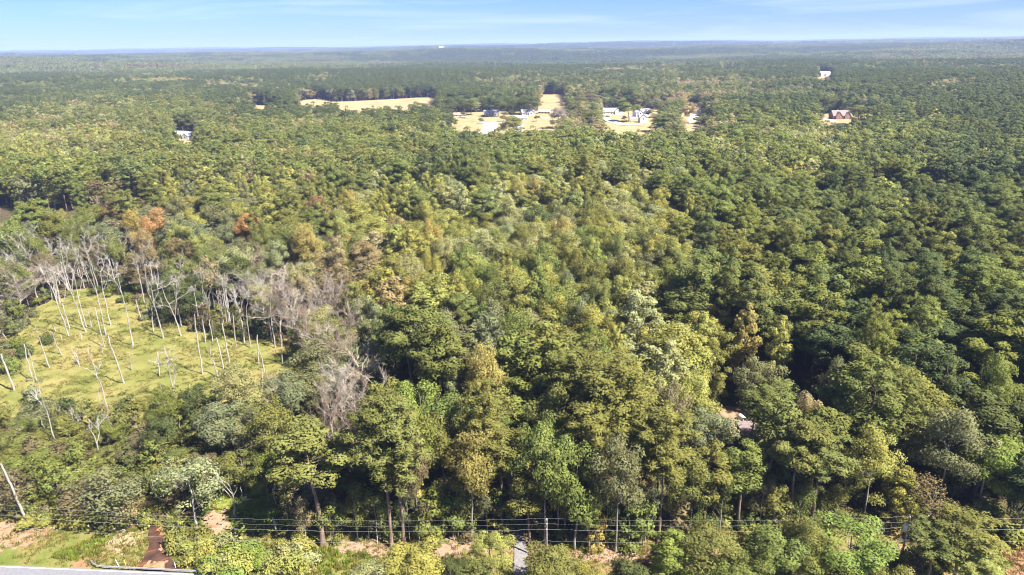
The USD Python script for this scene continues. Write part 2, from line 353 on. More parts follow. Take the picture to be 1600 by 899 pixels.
dirt_view = shapely.union_all([dirt_view] + [shapely.affinity.translate(Polygon(ground([(1128, 652), (1175, 640), (1190, 668), (1160, 684)])), SUN[0] / SUN[2] * z, SUN[1] / SUN[2] * z) for z in (4, 8, 12, 16, 20)])
DRIVE = [(812, 905), (814, 870), (810, 830), (806, 790), (800, 745)]
drive = LineString(ground(DRIVE)).buffer(1.0)
FIELDS = {'left field': [(388, 171), (390, 167), (398, 165), (455, 167), (474, 157), (502, 155), (530, 160), (600, 156.5), (650, 153.5), (684, 153), (682, 166), (624, 173), (541, 173), (518, 163), (480, 166), (420, 171)],
          'middle field': [(840, 166), (844, 148.5), (884, 148.5), (888, 164)],
          'right field': [(1068, 181), (1070, 162), (1096, 160), (1098, 180)]}
YARDS = {'near left yard': [(704, 188), (708, 178), (790, 174), (802, 186), (776, 204), (745, 197)],
         'middle yard': [(800, 190), (800, 176), (880, 172), (868, 189), (812, 190)],
         'right yard': [(936, 186), (938, 172), (985, 168), (1032, 172), (1026, 196), (974, 199), (936, 188)],
         'far right yard': [(1066, 198), (1064, 172), (1102, 174), (1098, 192)],
         'brick house yard': [(1270, 188), (1278, 180), (1300, 178), (1370, 182), (1366, 187), (1300, 191)],
         'left house yard': [(270, 220), (272, 212), (306, 211), (312, 224), (272, 226)],
         'ridge house yard': [(1272, 122), (1276, 116), (1304, 116), (1302, 126)],
         'ridge sheds yard': [(1126, 109), (1128, 103), (1156, 98), (1154, 105)]}
def ring_terrain(pts, up=(0, 4, 8, 12, 16, 20)):
    """the cleared ground that shows inside this outline over the tops of the trees before it"""
    return shapely.union_all([Polygon(np.array([at(x, y, z)[:2] for x, y in pts])).buffer(0) for z in up]).buffer(6).buffer(-6)
fields = {k: ring_terrain(v) for k, v in FIELDS.items()}
yards = {k: ring_terrain(v) for k, v in YARDS.items()}

def polar_sheet():
    rr = np.concatenate([[0.0], np.linspace(20, 260, 26), 260 * (16500 / 260) ** (np.linspace(0, 1, 130)[1:])])
    th = np.linspace(-math.pi, math.pi, 361)[:-1]
    A, B = np.meshgrid(rr, th, indexing='ij')
    x, y = A * np.sin(B), A * np.cos(B)
    v = np.stack([x, y, terrain(x, y)], -1).reshape(-1, 3)
    i, j = np.meshgrid(np.arange(len(rr) - 1), np.arange(360), indexing='ij')
    q = np.stack([i * 360 + j, (i + 1) * 360 + j, (i + 1) * 360 + (j + 1) % 360, i * 360 + (j + 1) % 360], -1).reshape(-1, 4)
    return v, np.vstack([q[:, [0, 2, 1]], q[:, [0, 3, 2]]])

floor_mat = rough_mat('forest_floor', (0.030, 0.026, 0.013), (0.085, 0.060, 0.034), 0.35, bump=0.25, c3=(0.055, 0.060, 0.020), bscale=2.0)
tag(obj('ground', polar_sheet(), floor_mat, smooth=True), kind='structure')

def sheet(poly, step, z, bump=0.0, bscale=1.0, seed=0, follow=True, ragged=0.0, over=False):
    """a piece of ground: a fine grid clipped to a polygon, lifted z above the terrain"""
    x0, y0, x1, y1 = poly.buffer(1.5 * ragged).bounds
    xs, ys = np.arange(x0 - step, x1 + step, step), np.arange(y0 - step, y1 + step, step)
    X, Y = np.meshgrid(xs, ys, indexing='ij')
    ins = contains_xy(poly, X.ravel(), Y.ravel()).reshape(X.shape)
    if ragged:                                                 # thins out in scraps towards its edge
        sd = shapely.distance(shapely.points(X.ravel(), Y.ravel()), poly.exterior) * np.where(ins.ravel(), 1, -1)
        ins = (sd / ragged + (meshkit.fbm(np.stack([X, Y, 0 * X], -1).reshape(-1, 3) / 0.9, 3, seed) - 0.5) * 4.2 - 0.25 > 0).reshape(X.shape)
    Z = (terrain(X, Y) if follow else 0 * X) + z
    if over:                                                   # lies on the uneven verge
        Z = Z + 0.22 * np.maximum(meshkit.fbm(np.stack([X, Y, 0 * X], -1) / 3.0, 4, 4) - 0.22, 0.0)
    if bump:
        Z = Z + bump * np.maximum(meshkit.fbm(np.stack([X, Y, 0 * X], -1) / bscale, 4, seed) - 0.22, 0.0)
    idx = np.arange(X.size).reshape(X.shape)
    cell = ins[:-1, :-1] | ins[1:, :-1] | ins[1:, 1:] | ins[:-1, 1:]
    a, b, c, d = idx[:-1, :-1][cell], idx[1:, :-1][cell], idx[1:, 1:][cell], idx[:-1, 1:][cell]
    f = np.vstack([np.stack([a, b, c], 1), np.stack([a, c, d], 1)])
    v = np.stack([X, Y, Z], -1).reshape(-1, 3)
    # snap the rim onto the outline so that edges are not stepped
    out = ~ins.ravel(); use = np.unique(f); rim = use[out[use]]
    for k in (() if ragged else rim):
        q = poly.exterior.interpolate(poly.exterior.project(Point(v[k, 0], v[k, 1])))
        v[k, 0], v[k, 1] = q.x, q.y
    m = np.full(len(v), -1); m[use] = np.arange(len(use))
    return v[use], m[f]

def wobble(poly, amp, scale, seed, step=1.0):
    n = max(12, int(poly.length / step)); p = np.array([poly.exterior.interpolate(t, normalized=True).coords[0] for t in np.linspace(0, 1, n, False)])
    q = np.stack([p[:, 0], p[:, 1], 0 * p[:, 0]], -1) / scale
    off = np.stack([meshkit.fbm(q, 3, seed), meshkit.fbm(q + 31.7, 3, seed)], 1) - 0.5
    return Polygon(p + off * 2 * amp).buffer(0)

# the strip between the woods and the road: cut grass, straw and red clay
verge_poly = Polygon(list(front_g + [0, 4.0]) + [(95, 40), (-95, 40)])
verge_mat = usdkit.material(stage, '/World/Looks/verge', {
    'geo': ('geometry', {}),
    'n1': ('noise_texture', {'scale': 0.13, 'detail': 4.0, 'roughness': 0.6}), 'n2': ('noise_texture', {'scale': 2.2, 'detail': 5.0, 'roughness': 0.7}),
    'ad': ('math', {'math_type': 'multiply_add', 'value2': 0.35}),
    'ramp': ('rgb_ramp', {'ramp': [(0.44, (0.21, 0.115, 0.070)), (0.56, (0.25, 0.155, 0.080)), (0.66, (0.19, 0.165, 0.055)), (0.80, (0.105, 0.135, 0.025))]}),
    'bp': ('bump', {'strength': 0.7, 'distance': 0.15}), 'p': ('principled_bsdf', {'roughness': 0.95, 'specular_ior_level': 0.1})},
    [('geo.position', 'n1.vector'), ('geo.position', 'n2.vector'), ('n2.fac', 'ad.value1'), ('n1.fac', 'ad.value3'), ('ad.value', 'ramp.fac'), ('ramp.color', 'p.base_color'), ('n2.fac', 'bp.height'), ('bp.normal', 'p.normal')], surface='p.BSDF')
tag(obj('verge', sheet(verge_poly, 0.7, 0.03, 0.22, 3.0, 4), verge_mat, smooth=True), kind='structure')

marsh_mat = usdkit.material(stage, '/World/Looks/marsh', {
    'geo': ('geometry', {}),
    'n1': ('noise_texture', {'scale': 0.075, 'detail': 3.0, 'roughness': 0.6, 'distortion': 1.2}), 'n2': ('noise_texture', {'scale': 1.1, 'detail': 5.0, 'roughness': 0.65, 'distortion': 1.5}),
    'ad': ('math', {'math_type': 'multiply_add', 'value2': 0.32}),
    'ramp': ('rgb_ramp', {'ramp': [(0.32, (0.26, 0.165, 0.066)), (0.43, (0.285, 0.225, 0.090)), (0.57, (0.262, 0.236, 0.080)), (0.80, (0.180, 0.188, 0.050))]}),
    'bp': ('bump', {'strength': 0.6, 'distance': 0.3}), 'd': ('diffuse_bsdf', {}), 't': ('translucent_bsdf', {}), 'm': ('mix_closure', {'fac': 0.2})},
    [('geo.position', 'n1.vector'), ('geo.position', 'n2.vector'), ('n2.fac', 'ad.value1'), ('n1.fac', 'ad.value3'), ('ad.value', 'ramp.fac'),
     ('ramp.color', 'd.color'), ('ramp.color', 't.color'), ('n2.fac', 'bp.height'), ('bp.normal', 'd.normal'), ('d.BSDF', 'm.closure1'), ('t.BSDF', 'm.closure2')], surface='m.closure')
marsh_w = wobble(marsh, 2.5, 9.0, 3)
tag(obj('marsh', sheet(marsh_w.buffer(3), 0.55, 0.05, 1.25, 3.4, 11), marsh_mat, smooth=True), kind='structure')
meadow_mat = rough_mat('meadow_grass', (0.23, 0.20, 0.035), (0.13, 0.17, 0.03), 0.5, c3=(0.27, 0.24, 0.05), bump=0.2)
tag(obj('meadow', sheet(wobble(meadow, 1.0, 4.0, 5), 0.5, 0.28, 0.35, 2.0, 12), meadow_mat, smooth=True), kind='structure')
clay_mat = rough_mat('red_clay', (0.20, 0.115, 0.07), (0.31, 0.20, 0.13), 0.8, bump=0.08, c3=(0.27, 0.19, 0.105))
gravel_mat = rough_mat('gravel', (0.14, 0.13, 0.13), (0.25, 0.235, 0.225), 3.0, bump=0.04)
field_mat = rough_mat('dry_field', (0.26, 0.18, 0.085), (0.36, 0.26, 0.13), 0.035, c3=(0.30, 0.205, 0.10))
lawn_mat = rough_mat('dry_lawn', (0.19, 0.165, 0.062), (0.33, 0.25, 0.125), 0.07, c3=(0.27, 0.20, 0.095))
pave_mat = rough_mat('pale_concrete', (0.37, 0.355, 0.33), (0.46, 0.44, 0.41), 0.3)
tag(obj('path', sheet(drive, 0.4, 0.3, 0.06, 1.0, 3), gravel_mat, smooth=True), kind='structure')
tag(obj('dirt_pad', sheet(wobble(dirt, 0.8, 3.0, 6), 0.6, 0.1, 0.5, 3.0, 14), clay_mat, smooth=True), kind='structure')
tag(obj('gravel_pad', sheet(wobble(Polygon(ground([(1148, 662), (1172, 652), (1200, 668), (1205, 692), (1180, 694), (1158, 684)])), 0.5, 2.0, 7), 0.6, 0.62, 0.1, 2.0, 15), rough_mat('gravel_grey', (0.15, 0.115, 0.115), (0.25, 0.195, 0.19), 1.5, bump=0.05), smooth=True), kind='structure')
for k, p in fields.items():
    tag(obj('field', sheet(p, 12.0, 0.5), field_mat, smooth=True), kind='structure')
for k, p in yards.items():
    tag(obj('lawn', sheet(p, 6.0, 0.5), lawn_mat, smooth=True), kind='structure')
def lane(pts, w, name='driveway'):
    c = LineString(np.array([at(x, y)[:2] for x, y in pts])).buffer(w, cap_style='flat')
    tag(obj(name, sheet(c, 2.0, 0.75), pave_mat, smooth=True), kind='structure')
lane([(748, 193), (772, 193), (800, 192)], 5); lane([(768, 192), (764, 204), (757, 212)], 7)
lane([(846, 186), (878, 185)], 4); lane([(940, 183), (950, 189), (972, 196), (1000, 196)], 4.5); lane([(985, 181), (990, 187)], 3)
lane([(1088, 180), (1078, 190), (1070, 196)], 4); lane([(1070, 192), (1100, 190)], 3.5); lane([(1276, 185), (1292, 188), (1305, 192)], 4)

# clay and grass patches on the verge
for pts, mt, z in (([(-40, 826), (-40, 852), (20, 855), (60, 842), (92, 834), (70, 825), (20, 815)], clay_mat, 0.26),
                   ([(158, 848), (178, 838), (205, 834), (212, 846), (200, 858), (170, 860)], rough_mat('straw', (0.24, 0.165, 0.09), (0.37, 0.275, 0.175), 1.5, bump=0.1, c3=(0.22, 0.20, 0.09)), 0.27),
                   ([(535, 846), (600, 846), (640, 860), (712, 848), (728, 860), (690, 872), (620, 868), (560, 872), (530, 864)], rough_mat('pine_straw', (0.17, 0.095, 0.06), (0.36, 0.235, 0.165), 1.8, bump=0.12, c3=(0.24, 0.165, 0.085)), 0.26),
                   ([(760, 858), (830, 851), (900, 864), (1000, 864), (1070, 858), (1070, 892), (980, 884), (900, 878), (820, 872)], 'pine_straw', 0.265),
                   ([(1560, 852), (1640, 848), (1660, 905), (1575, 905), (1568, 880)], rough_mat('bare_clay', (0.24, 0.105, 0.055), (0.34, 0.19, 0.12), 0.7, bump=0.12), 0.27),
                   ([(1395, 858), (1425, 852), (1440, 868), (1425, 882), (1398, 880)], clay_mat, 0.28),
                   ([(320, 838), (328, 812), (352, 800), (358, 830), (340, 846)], clay_mat, 0.75)):
    mt = UsdShade.Material.Get(stage, '/World/Looks/' + mt) if isinstance(mt, str) else mt
    tag(obj('bare_soil', sheet(wobble(wobble(Polygon(ground(pts)), 1.3, 2.4, 8, 0.5), 0.5, 0.7, 19, 0.35), 0.26, z if z > 0.5 else z - 0.19, 0.05, 1.2, 16, ragged=1.1, over=z < 0.5), mt, smooth=True), kind='structure')

# creek below the road
creek = Polygon(ground([(232, 826), (243, 822), (262, 828), (258, 846), (262, 866), (276, 884), (290, 893), (210, 893), (218, 884), (230, 868), (234, 850)]))
creek_mat = usdkit.material(stage, '/World/Looks/creek_water', {
    'geo': ('geometry', {}), 'n': ('noise_texture', {'scale': 0.5, 'detail': 4.0, 'distortion': 1.0}),
    'ramp': ('rgb_ramp', {'ramp': [(0.35, (0.045, 0.026, 0.022)), (0.6, (0.085, 0.045, 0.032)), (0.75, (0.20, 0.075, 0.03))]}),
    'w': ('noise_texture', {'scale': 5.0, 'detail': 2.0}), 'bp': ('bump', {'strength': 0.25, 'distance': 0.03}),
    'p': ('principled_bsdf', {'roughness': 0.12, 'ior': 1.33})},
    [('geo.position', 'n.vector'), ('n.fac', 'ramp.fac'), ('ramp.color', 'p.base_color'), ('geo.position', 'w.vector'), ('w.fac', 'bp.height'), ('bp.normal', 'p.normal')], surface='p.BSDF')
tag(obj('creek', sheet(wobble(creek, 0.35, 1.5, 9), 0.35, 0.31), creek_mat), kind='structure')
for pts in ([(224, 893), (236, 882), (250, 878), (260, 885), (262, 893)], [(249, 832), (256, 822), (260, 832), (254, 846)], [(252, 856), (262, 852), (264, 866), (254, 864)]):
    tag(obj('creek_bank', sheet(wobble(Polygon(ground(pts)), 0.25, 1.0, 10), 0.22, 0.36, 0.12, 1.0, 17, ragged=0.6), rough_mat('creek_silt' + str(len(used)), (0.22, 0.085, 0.03), (0.34, 0.21, 0.12), 1.0, bump=0.05), smooth=True), kind='structure')

# road in the near corner, with its edge line and a steel guardrail
A, B = at(135, 893.5, 0, True)[:2], at(300, 900.5, 0, True)[:2]
rd = (B - A) / np.linalg.norm(B - A); rn = np.array([-rd[1], rd[0]])
def strip(off0, off1, z, l0=-60, l1=220):
    pts = [A + rd * l0 + rn * off0, A + rd * l1 + rn * off0, A + rd * l1 + rn * off1, A + rd * l0 + rn * off1]
    return np.array([(*p, z) for p in pts]), np.array([(0, 2, 1), (0, 3, 2)])[:, ::-1]
def slab(off0, off1, z0, z1, l0=-60, l1=220):
    v, f = box(l0, l1, off0, off1, z0, z1)
    w = np.column_stack([A[0] + rd[0] * v[:, 0] + rn[0] * v[:, 1], A[1] + rd[1] * v[:, 0] + rn[1] * v[:, 1], v[:, 2]])
    return w, f
tag(obj('road', slab(-7.6, 0.25, 0.0, 0.34), rough_mat('asphalt', (0.155, 0.152, 0.165), (0.195, 0.192, 0.205), 2.5, bump=0.01)), kind='structure')
tag(obj('road_edge_line', slab(-0.12, 0.04, 0.3, 0.345), rough_mat('road_paint', (0.60, 0.60, 0.58), (0.72, 0.72, 0.70), 3.0)), kind='structure')
steel = usdkit.material(stage, '/World/Looks/galvanised_steel', {'geo': ('geometry', {}), 'n': ('noise_texture', {'scale': 6.0, 'detail': 4.0}),
    'ramp': ('rgb_ramp', {'ramp': [(0.3, (0.20, 0.20, 0.20)), (0.7, (0.32, 0.32, 0.32))]}), 'p': ('principled_bsdf', {'metallic': 0.15, 'roughness': 0.55})},
    [('geo.position', 'n.vector'), ('n.fac', 'ramp.fac'), ('ramp.color', 'p.base_color')], surface='p.BSDF')
wood = rough_mat('weathered_wood', (0.16, 0.13, 0.10), (0.30, 0.26, 0.21), 3.0, stretch=(1, 1, 0.2))
gr = thing('guardrail')
path = [np.array([*at(x, y, 0, True)[:2], 0.68]) for x, y in ((143, 881), (146, 886), (153, 889.5), (165, 891), (190, 892.2), (240, 894.5), (300, 897.5), (340, 900))]
path = np.array(path); tt = np.linspace(0, len(path) - 1, 60); path = np.stack([np.interp(tt, np.arange(len(path)), path[:, k]) for k in range(3)], 1)
dirs = unit(np.gradient(path, axis=0)); nor = np.cross(dirs, [0, 0, 1.0])
prof = [(-0.155, 0.0), (-0.10, 0.08), (-0.05, 0.08), (0.0, 0.01), (0.05, 0.08), (0.10, 0.08), (0.155, 0.0), (0.10, 0.05), (0.0, -0.02), (-0.10, 0.05)]
rv = np.stack([path + nor * o + [0, 0, z] for z, o in prof], 1).reshape(-1, 3); k = len(prof)
i, j = np.meshgrid(np.arange(59), np.arange(k), indexing='ij')
q = np.stack([i * k + j, i * k + (j + 1) % k, (i + 1) * k + (j + 1) % k, (i + 1) * k + j], -1).reshape(-1, 4)
obj('rail', (rv, np.vstack([q[:, [0, 1, 2]], q[:, [0, 2, 3]]])), steel, gr)
for t in range(4, 60, 8):
    p = path[t] - nor[t] * 0.12
    obj('post', box(p[0] - 0.08, p[0] + 0.08, p[1] - 0.08, p[1] + 0.08, 0, 0.82), wood, gr)
tag(gr, 'grey steel guardrail with a curled end along the road edge above the creek', 'guardrail')
plast = {c: usdkit.material(stage, f'/World/Looks/plastic_{c}', {'p': ('principled_bsdf', {'base_color': v, 'roughness': 0.5})}, [], surface='p.BSDF') for c, v in (('white', (0.8, 0.8, 0.78)), ('yellow', (0.75, 0.62, 0.03)), ('black', (0.03, 0.03, 0.03)))}
for (x, y, c, lab) in ((186, 885, 'white', 'white leaning marker post behind the guardrail, left of the yellow one'), (197, 885.5, 'yellow', 'slim yellow marker post between the white post and the creek'),
                       (275, 889, 'white', 'white marker post behind the guardrail at the right edge of the creek'), (293, 888, 'yellow', 'slim yellow marker post right of the creek, behind the guardrail')):
    p = at(x, y, 0.05, True); t = thing('marker_post', p)
    lean = 0.25 if x == 186 else 0.03
    obj('post', tube([(0, 0, 0), (-lean * 0.6, 0, 0.6), (-lean * 1.25, 0, 1.25)], 0.055, 6), plast[c], t)
    obj('reflector', box(-lean * 1.2 - 0.05, -lean * 1.2 + 0.05, -0.075, -0.056, 0.98, 1.18), plast['white' if c == 'yellow' else 'black'], t)
    tag(t, lab, 'marker post')

# ------------------------------------------------------------------ the woods: every tree is first a plain record
RNG = np.random.default_rng(77)
trees = []
PROTO = {'pine': ('pine_tree', 'pine'), 'oak': ('broadleaf_tree', 'oak'), 'poplar': ('tall_broadleaf_tree', 'poplar'), 'light': ('thin_crowned_tree', 'light'),
         'bare': ('bare_tree', 'bare'), 'shrub': ('shrub', 'shrub'), 'sapling': ('sapling', 'sapling')}
def add_tree(kind, x, y, h, w, tone, hand=False, label=None, rz=None, var=None, z=None):
    """h: height, w: crown width in metres"""
    v = int(RNG.integers(len(CLASS[kind]))) if var is None else var % len(CLASS[kind])
    _, ph, pr = CLASS[kind][v]
    trees.append(dict(kind=kind, v=v, x=x, y=y, z=float(terrain(x, y)) - 0.05 if z is None else z, sz=h / ph, sx=w / (2 * pr), h=h, w=w, tone=tone, hand=hand, label=label,
                      rz=float(RNG.uniform(0, 6.28)) if rz is None else rz))

def by_base(kind, bx, by, tx, ty, cw, tone, label=None, var=None):
    """a tree whose foot and top show at these pixels, cw pixels wide"""
    b = at(bx, by); d = math.hypot(b[0], b[1]); r = ray(tx, ty); h = H + r[2] / math.hypot(r[0], r[1]) * d - b[2]
    add_tree(kind, b[0], b[1], max(h, 1.0), cw * pix(b)[2] / F, tone, True, label, var=var)

def by_crown(kind, cx, cy, cw, tone, h=None, label=None, var=None):
    """a tree of the closed canopy whose crown shows around this pixel"""
    hh = h or {'pine': 25, 'oak': 20, 'poplar': 22, 'light': 18, 'bare': 17, 'shrub': 2.4, 'sapling': 8}[kind] * RNG.uniform(0.92, 1.08)
    frac = {'pine': 0.8, 'oak': 0.72, 'poplar': 0.66, 'light': 0.68, 'bare': 0.68, 'shrub': 0.5, 'sapling': 0.55}[kind]
    b = at(cx, cy, hh * frac)
    add_tree(kind, b[0], b[1], hh, cw * pix(b)[2] / F, tone, True, label, var=var)

# the edge of the woods facing the road, tree by tree
for a in (
    ('pine', 505, 854, 478, 668, 120, 'olive green', 'tall olive pine on a thick bare trunk at the left end of the wood edge', 2),
    ('pine', 632, 855, 640, 628, 105, 'olive green', 'broad olive pine on a thick reddish trunk, the biggest of the wood edge', 3),
    ('pine', 612, 856, 585, 620, 95, 'deep green', 'tall deep green pine whose low branches hang in front of a pale thin trunk', 1),
    ('oak', 656, 856, 668, 670, 62, 'brownish', 'brownish thin tree on a straight whitish trunk beside the biggest pine', None),
    ('sapling', 675, 851, 690, 760, 42, 'mid green', None, None), ('oak', 737, 846, 722, 668, 74, 'amber green', 'tree with a touch of amber in its green crown at the wood edge', 2),
    ('pine', 783, 835, 777, 672, 84, 'olive green', 'olive pine on a thick grey trunk just left of the gravel path', 5),
    ('pine', 827, 851, 822, 735, 58, 'olive green', 'small olive pine just right of the gravel path', 0), ('oak', 851, 850, 846, 640, 92, 'mid green', 'big rounded green tree standing right behind the utility pole in mid clearing', 1),
    ('oak', 898, 859, 896, 672, 84, 'mid green', 'green broad tree on a thick dark trunk at the wood edge', 4), ('pine', 920, 863, 918, 770, 36, 'mid green', 'small bright pine on a thin trunk, short between taller trees', 4),
    ('oak', 962, 863, 968, 668, 86, 'grey green', 'grey olive tree on a long straight pink trunk at the wood edge', 3), ('sapling', 933, 860, 938, 795, 26, 'golden', None, None),
    ('pine', 1028, 848, 1022, 632, 90, 'olive green', 'old olive pine with bare stubs of branches on its upper trunk', 1), ('sapling', 985, 856, 990, 770, 40, 'mid green', None, None), ('sapling', 1005, 853, 1008, 775, 40, 'mid green', None, None),
    ('oak', 1060, 838, 1064, 690, 70, 'olive green', None, None), ('pine', 1098, 834, 1105, 690, 62, 'olive green', None, 4),
    ('pine', 1151, 828, 1168, 688, 68, 'mid green', 'mid green pine on a slim dark trunk below the red dirt pad', 0), ('pine', 1228, 828, 1224, 652, 76, 'olive green', 'tall light olive pine with dark limbs, right of the red dirt pad', 2),
    ('pine', 1264, 826, 1285, 684, 84, 'olive green', 'olive pine on a slanting pale trunk above the roadside trees', 5), ('oak', 1345, 824, 1352, 662, 92, 'yellow green', 'large yellow green tree between the slanting pine and the utility pole', 5),
    ('poplar', 1395, 826, 1398, 722, 50, 'yellow green', 'narrow yellow green column of leaves left of the utility pole', 0), ('light', 1440, 838, 1450, 735, 74, 'brownish', 'tan brown tree with a forked pale trunk right behind the utility pole', 0),
    ('oak', 1462, 806, 1460, 626, 108, 'grey green', 'huge grey green tree with frosty looking leaves on the right', 5), ('oak', 1520, 812, 1520, 650, 84, 'bright green', 'bright green tree hanging over on the right side of the huge grey green one', 0),
    ('pine', 1478, 790, 1440, 690, 70, 'deep green', None, 3), ('oak', 1575, 822, 1572, 700, 86, 'dark green', 'dark green tree in shade at the right picture edge', 2), ('pine', 1592, 848, 1600, 690, 70, 'dark green', None, 4),
    # scrub between the marsh and the road
    ('light', 309, 832, 288, 712, 88, 'pale green', 'pale green tree on two whitish leaning trunks beside the creek path', 2), ('light', 188, 824, 196, 716, 84, 'grey green', 'grey green open tree on a forked white trunk left of the creek', 1),
    ('oak', 350, 738, 358, 622, 74, 'grey green', 'silvery grey green tree at the near edge of the marsh', 2), ('oak', 398, 742, 402, 628, 78, 'grey green', 'silvery tree beside the first one at the near edge of the marsh', 0),
    ('oak', 440, 760, 452, 610, 74, 'olive green', None, 1), ('light', 75, 690, 70, 628, 74, 'grey green', None, 2), ('oak', 20, 745, 18, 672, 60, 'olive green', None, 3), ('oak', 62, 775, 66, 700, 76, 'mid green', None, 2),
    ('oak', 120, 765, 118, 716, 56, 'yellow green', 'low yellow green tree in the scrub by the fallen log', 4), ('oak', 262, 742, 268, 640, 46, 'dark green', 'dark green vine covered stump tree at the near marsh edge', 2), ('oak', 285, 735, 290, 692, 40, 'deep green', None, 0),
    ('oak', 225, 735, 220, 680, 60, 'brownish', None, 1), ('light', 35, 810, 30, 720, 60, 'brownish', None, 0), ('light', 140, 815, 130, 745, 66, 'brownish', None, 1), ('sapling', 165, 835, 160, 800, 26, 'deep green', None, None),
    ('light', 480, 850, 478, 770, 30, 'tan', 'rusty brown dead leaved small tree left of the thick pine trunk', 1), ('oak', 420, 790, 418, 700, 60, 'mid green', None, 3), ('oak', 385, 775, 370, 700, 60, 'olive green', None, 4),
    ('oak', 330, 775, 325, 700, 50, 'brownish', None, 0), ('light', 215, 822, 225, 765, 50, 'tan', None, 0),
    ('pine', 520, 800, 540, 690, 60, 'dark green', None, 0), ('oak', 560, 810, 566, 690, 70, 'dark green', None, 0), ('oak', 700, 800, 700, 650, 80, 'olive green', None, 2), ('pine', 760, 800, 748, 600, 90, 'olive green', None, 3),
):
    by_base(*a[:7], label=a[7], var=a[8])
for k, (bx, by, tx, ty) in enumerate(((560, 846, 548, 752), (577, 843, 566, 760), (522, 840, 512, 772), (590, 850, 582, 766), (694, 842, 690, 745), (716, 840, 712, 740), (762, 838, 757, 748), (872, 844, 871, 742), (882, 840, 884, 760), (946, 848, 948, 750), (1008, 846, 1012, 752), (1046, 842, 1052, 740), (1078, 838, 1086, 752), (1124, 836, 1132, 748), (1186, 828, 1196, 742), (1206, 830, 1216, 752), (1246, 826, 1258, 744), (1302, 824, 1316, 738), (640, 846, 634, 752))):
    by_base('light', bx, by, tx, ty, 36, ('mid green', 'olive green', 'grey green', 'yellow green')[k % 4])

# trees on the near side of the verge, rooted just below the picture
for (cx, top, w, tone, kind, h, lab) in (
    (766, 829, 76, 'yellow green', 'oak', 9.5, 'rounded yellow green roadside tree whose top covers the end of the gravel path'), (642, 860, 92, 'yellow green', 'oak', 8.5, 'low light green roadside tree in front of the pine straw strip'),
    (702, 868, 50, 'dark green', 'oak', 7.5, 'small dark roadside tree left of the rounded yellow green one'), (855, 866, 112, 'olive green', 'oak', 8.5, 'broad olive roadside tree right of the rounded yellow green one'),
    (915, 878, 60, 'yellow green', 'oak', 7.5, None), (975, 878, 70, 'dark green', 'oak', 7.5, 'dark low roadside tree left of the upright bright green one'), (1050, 826, 56, 'bright green', 'poplar', 10.5, 'upright bright green roadside tree standing by itself'),
    (1122, 815, 96, 'olive green', 'oak', 11, 'olive roadside tree with clay ground showing through it'), (1180, 842, 70, 'mid green', 'oak', 9.5, None), (1218, 822, 84, 'mid green', 'oak', 11, 'deep shaded green roadside tree, middle of a dense row'),
    (1264, 808, 84, 'olive green', 'oak', 12, 'tall olive roadside tree in the dense row left of the pale green one'), (1340, 812, 128, 'bright green', 'oak', 12, 'largest roadside tree, soft pale green and round, left of the utility pole'),
    (1470, 826, 80, 'deep green', 'pine', 11, 'dark feathery roadside cedar right of the utility pole'), (1512, 806, 96, 'olive green', 'pine', 12.5, 'olive feathery roadside pine, tallest right of the utility pole'),
    (1535, 858, 80, 'yellow green', 'pine', 9.5, 'light feathery roadside tree beside the red bank'), (1300, 862, 90, 'mid green', 'oak', 8, None), (1150, 868, 80, 'mid green', 'oak', 8, None), (1400, 880, 70, 'olive green', 'oak', 7.5, None), (740, 884, 60, 'olive green', 'oak', 7, None), (585, 884, 70, 'pale green', 'oak', 7, None)):
    d = ray(cx, top); dh = math.hypot(d[0], d[1]); t = (h - H) / d[2]; p = EYE + d * t
    add_tree(kind, p[0], p[1], h, w * pix(p)[2] / F, tone, True, lab)

rng_h = lambda a: 3.5 + 0.35 * a[3]
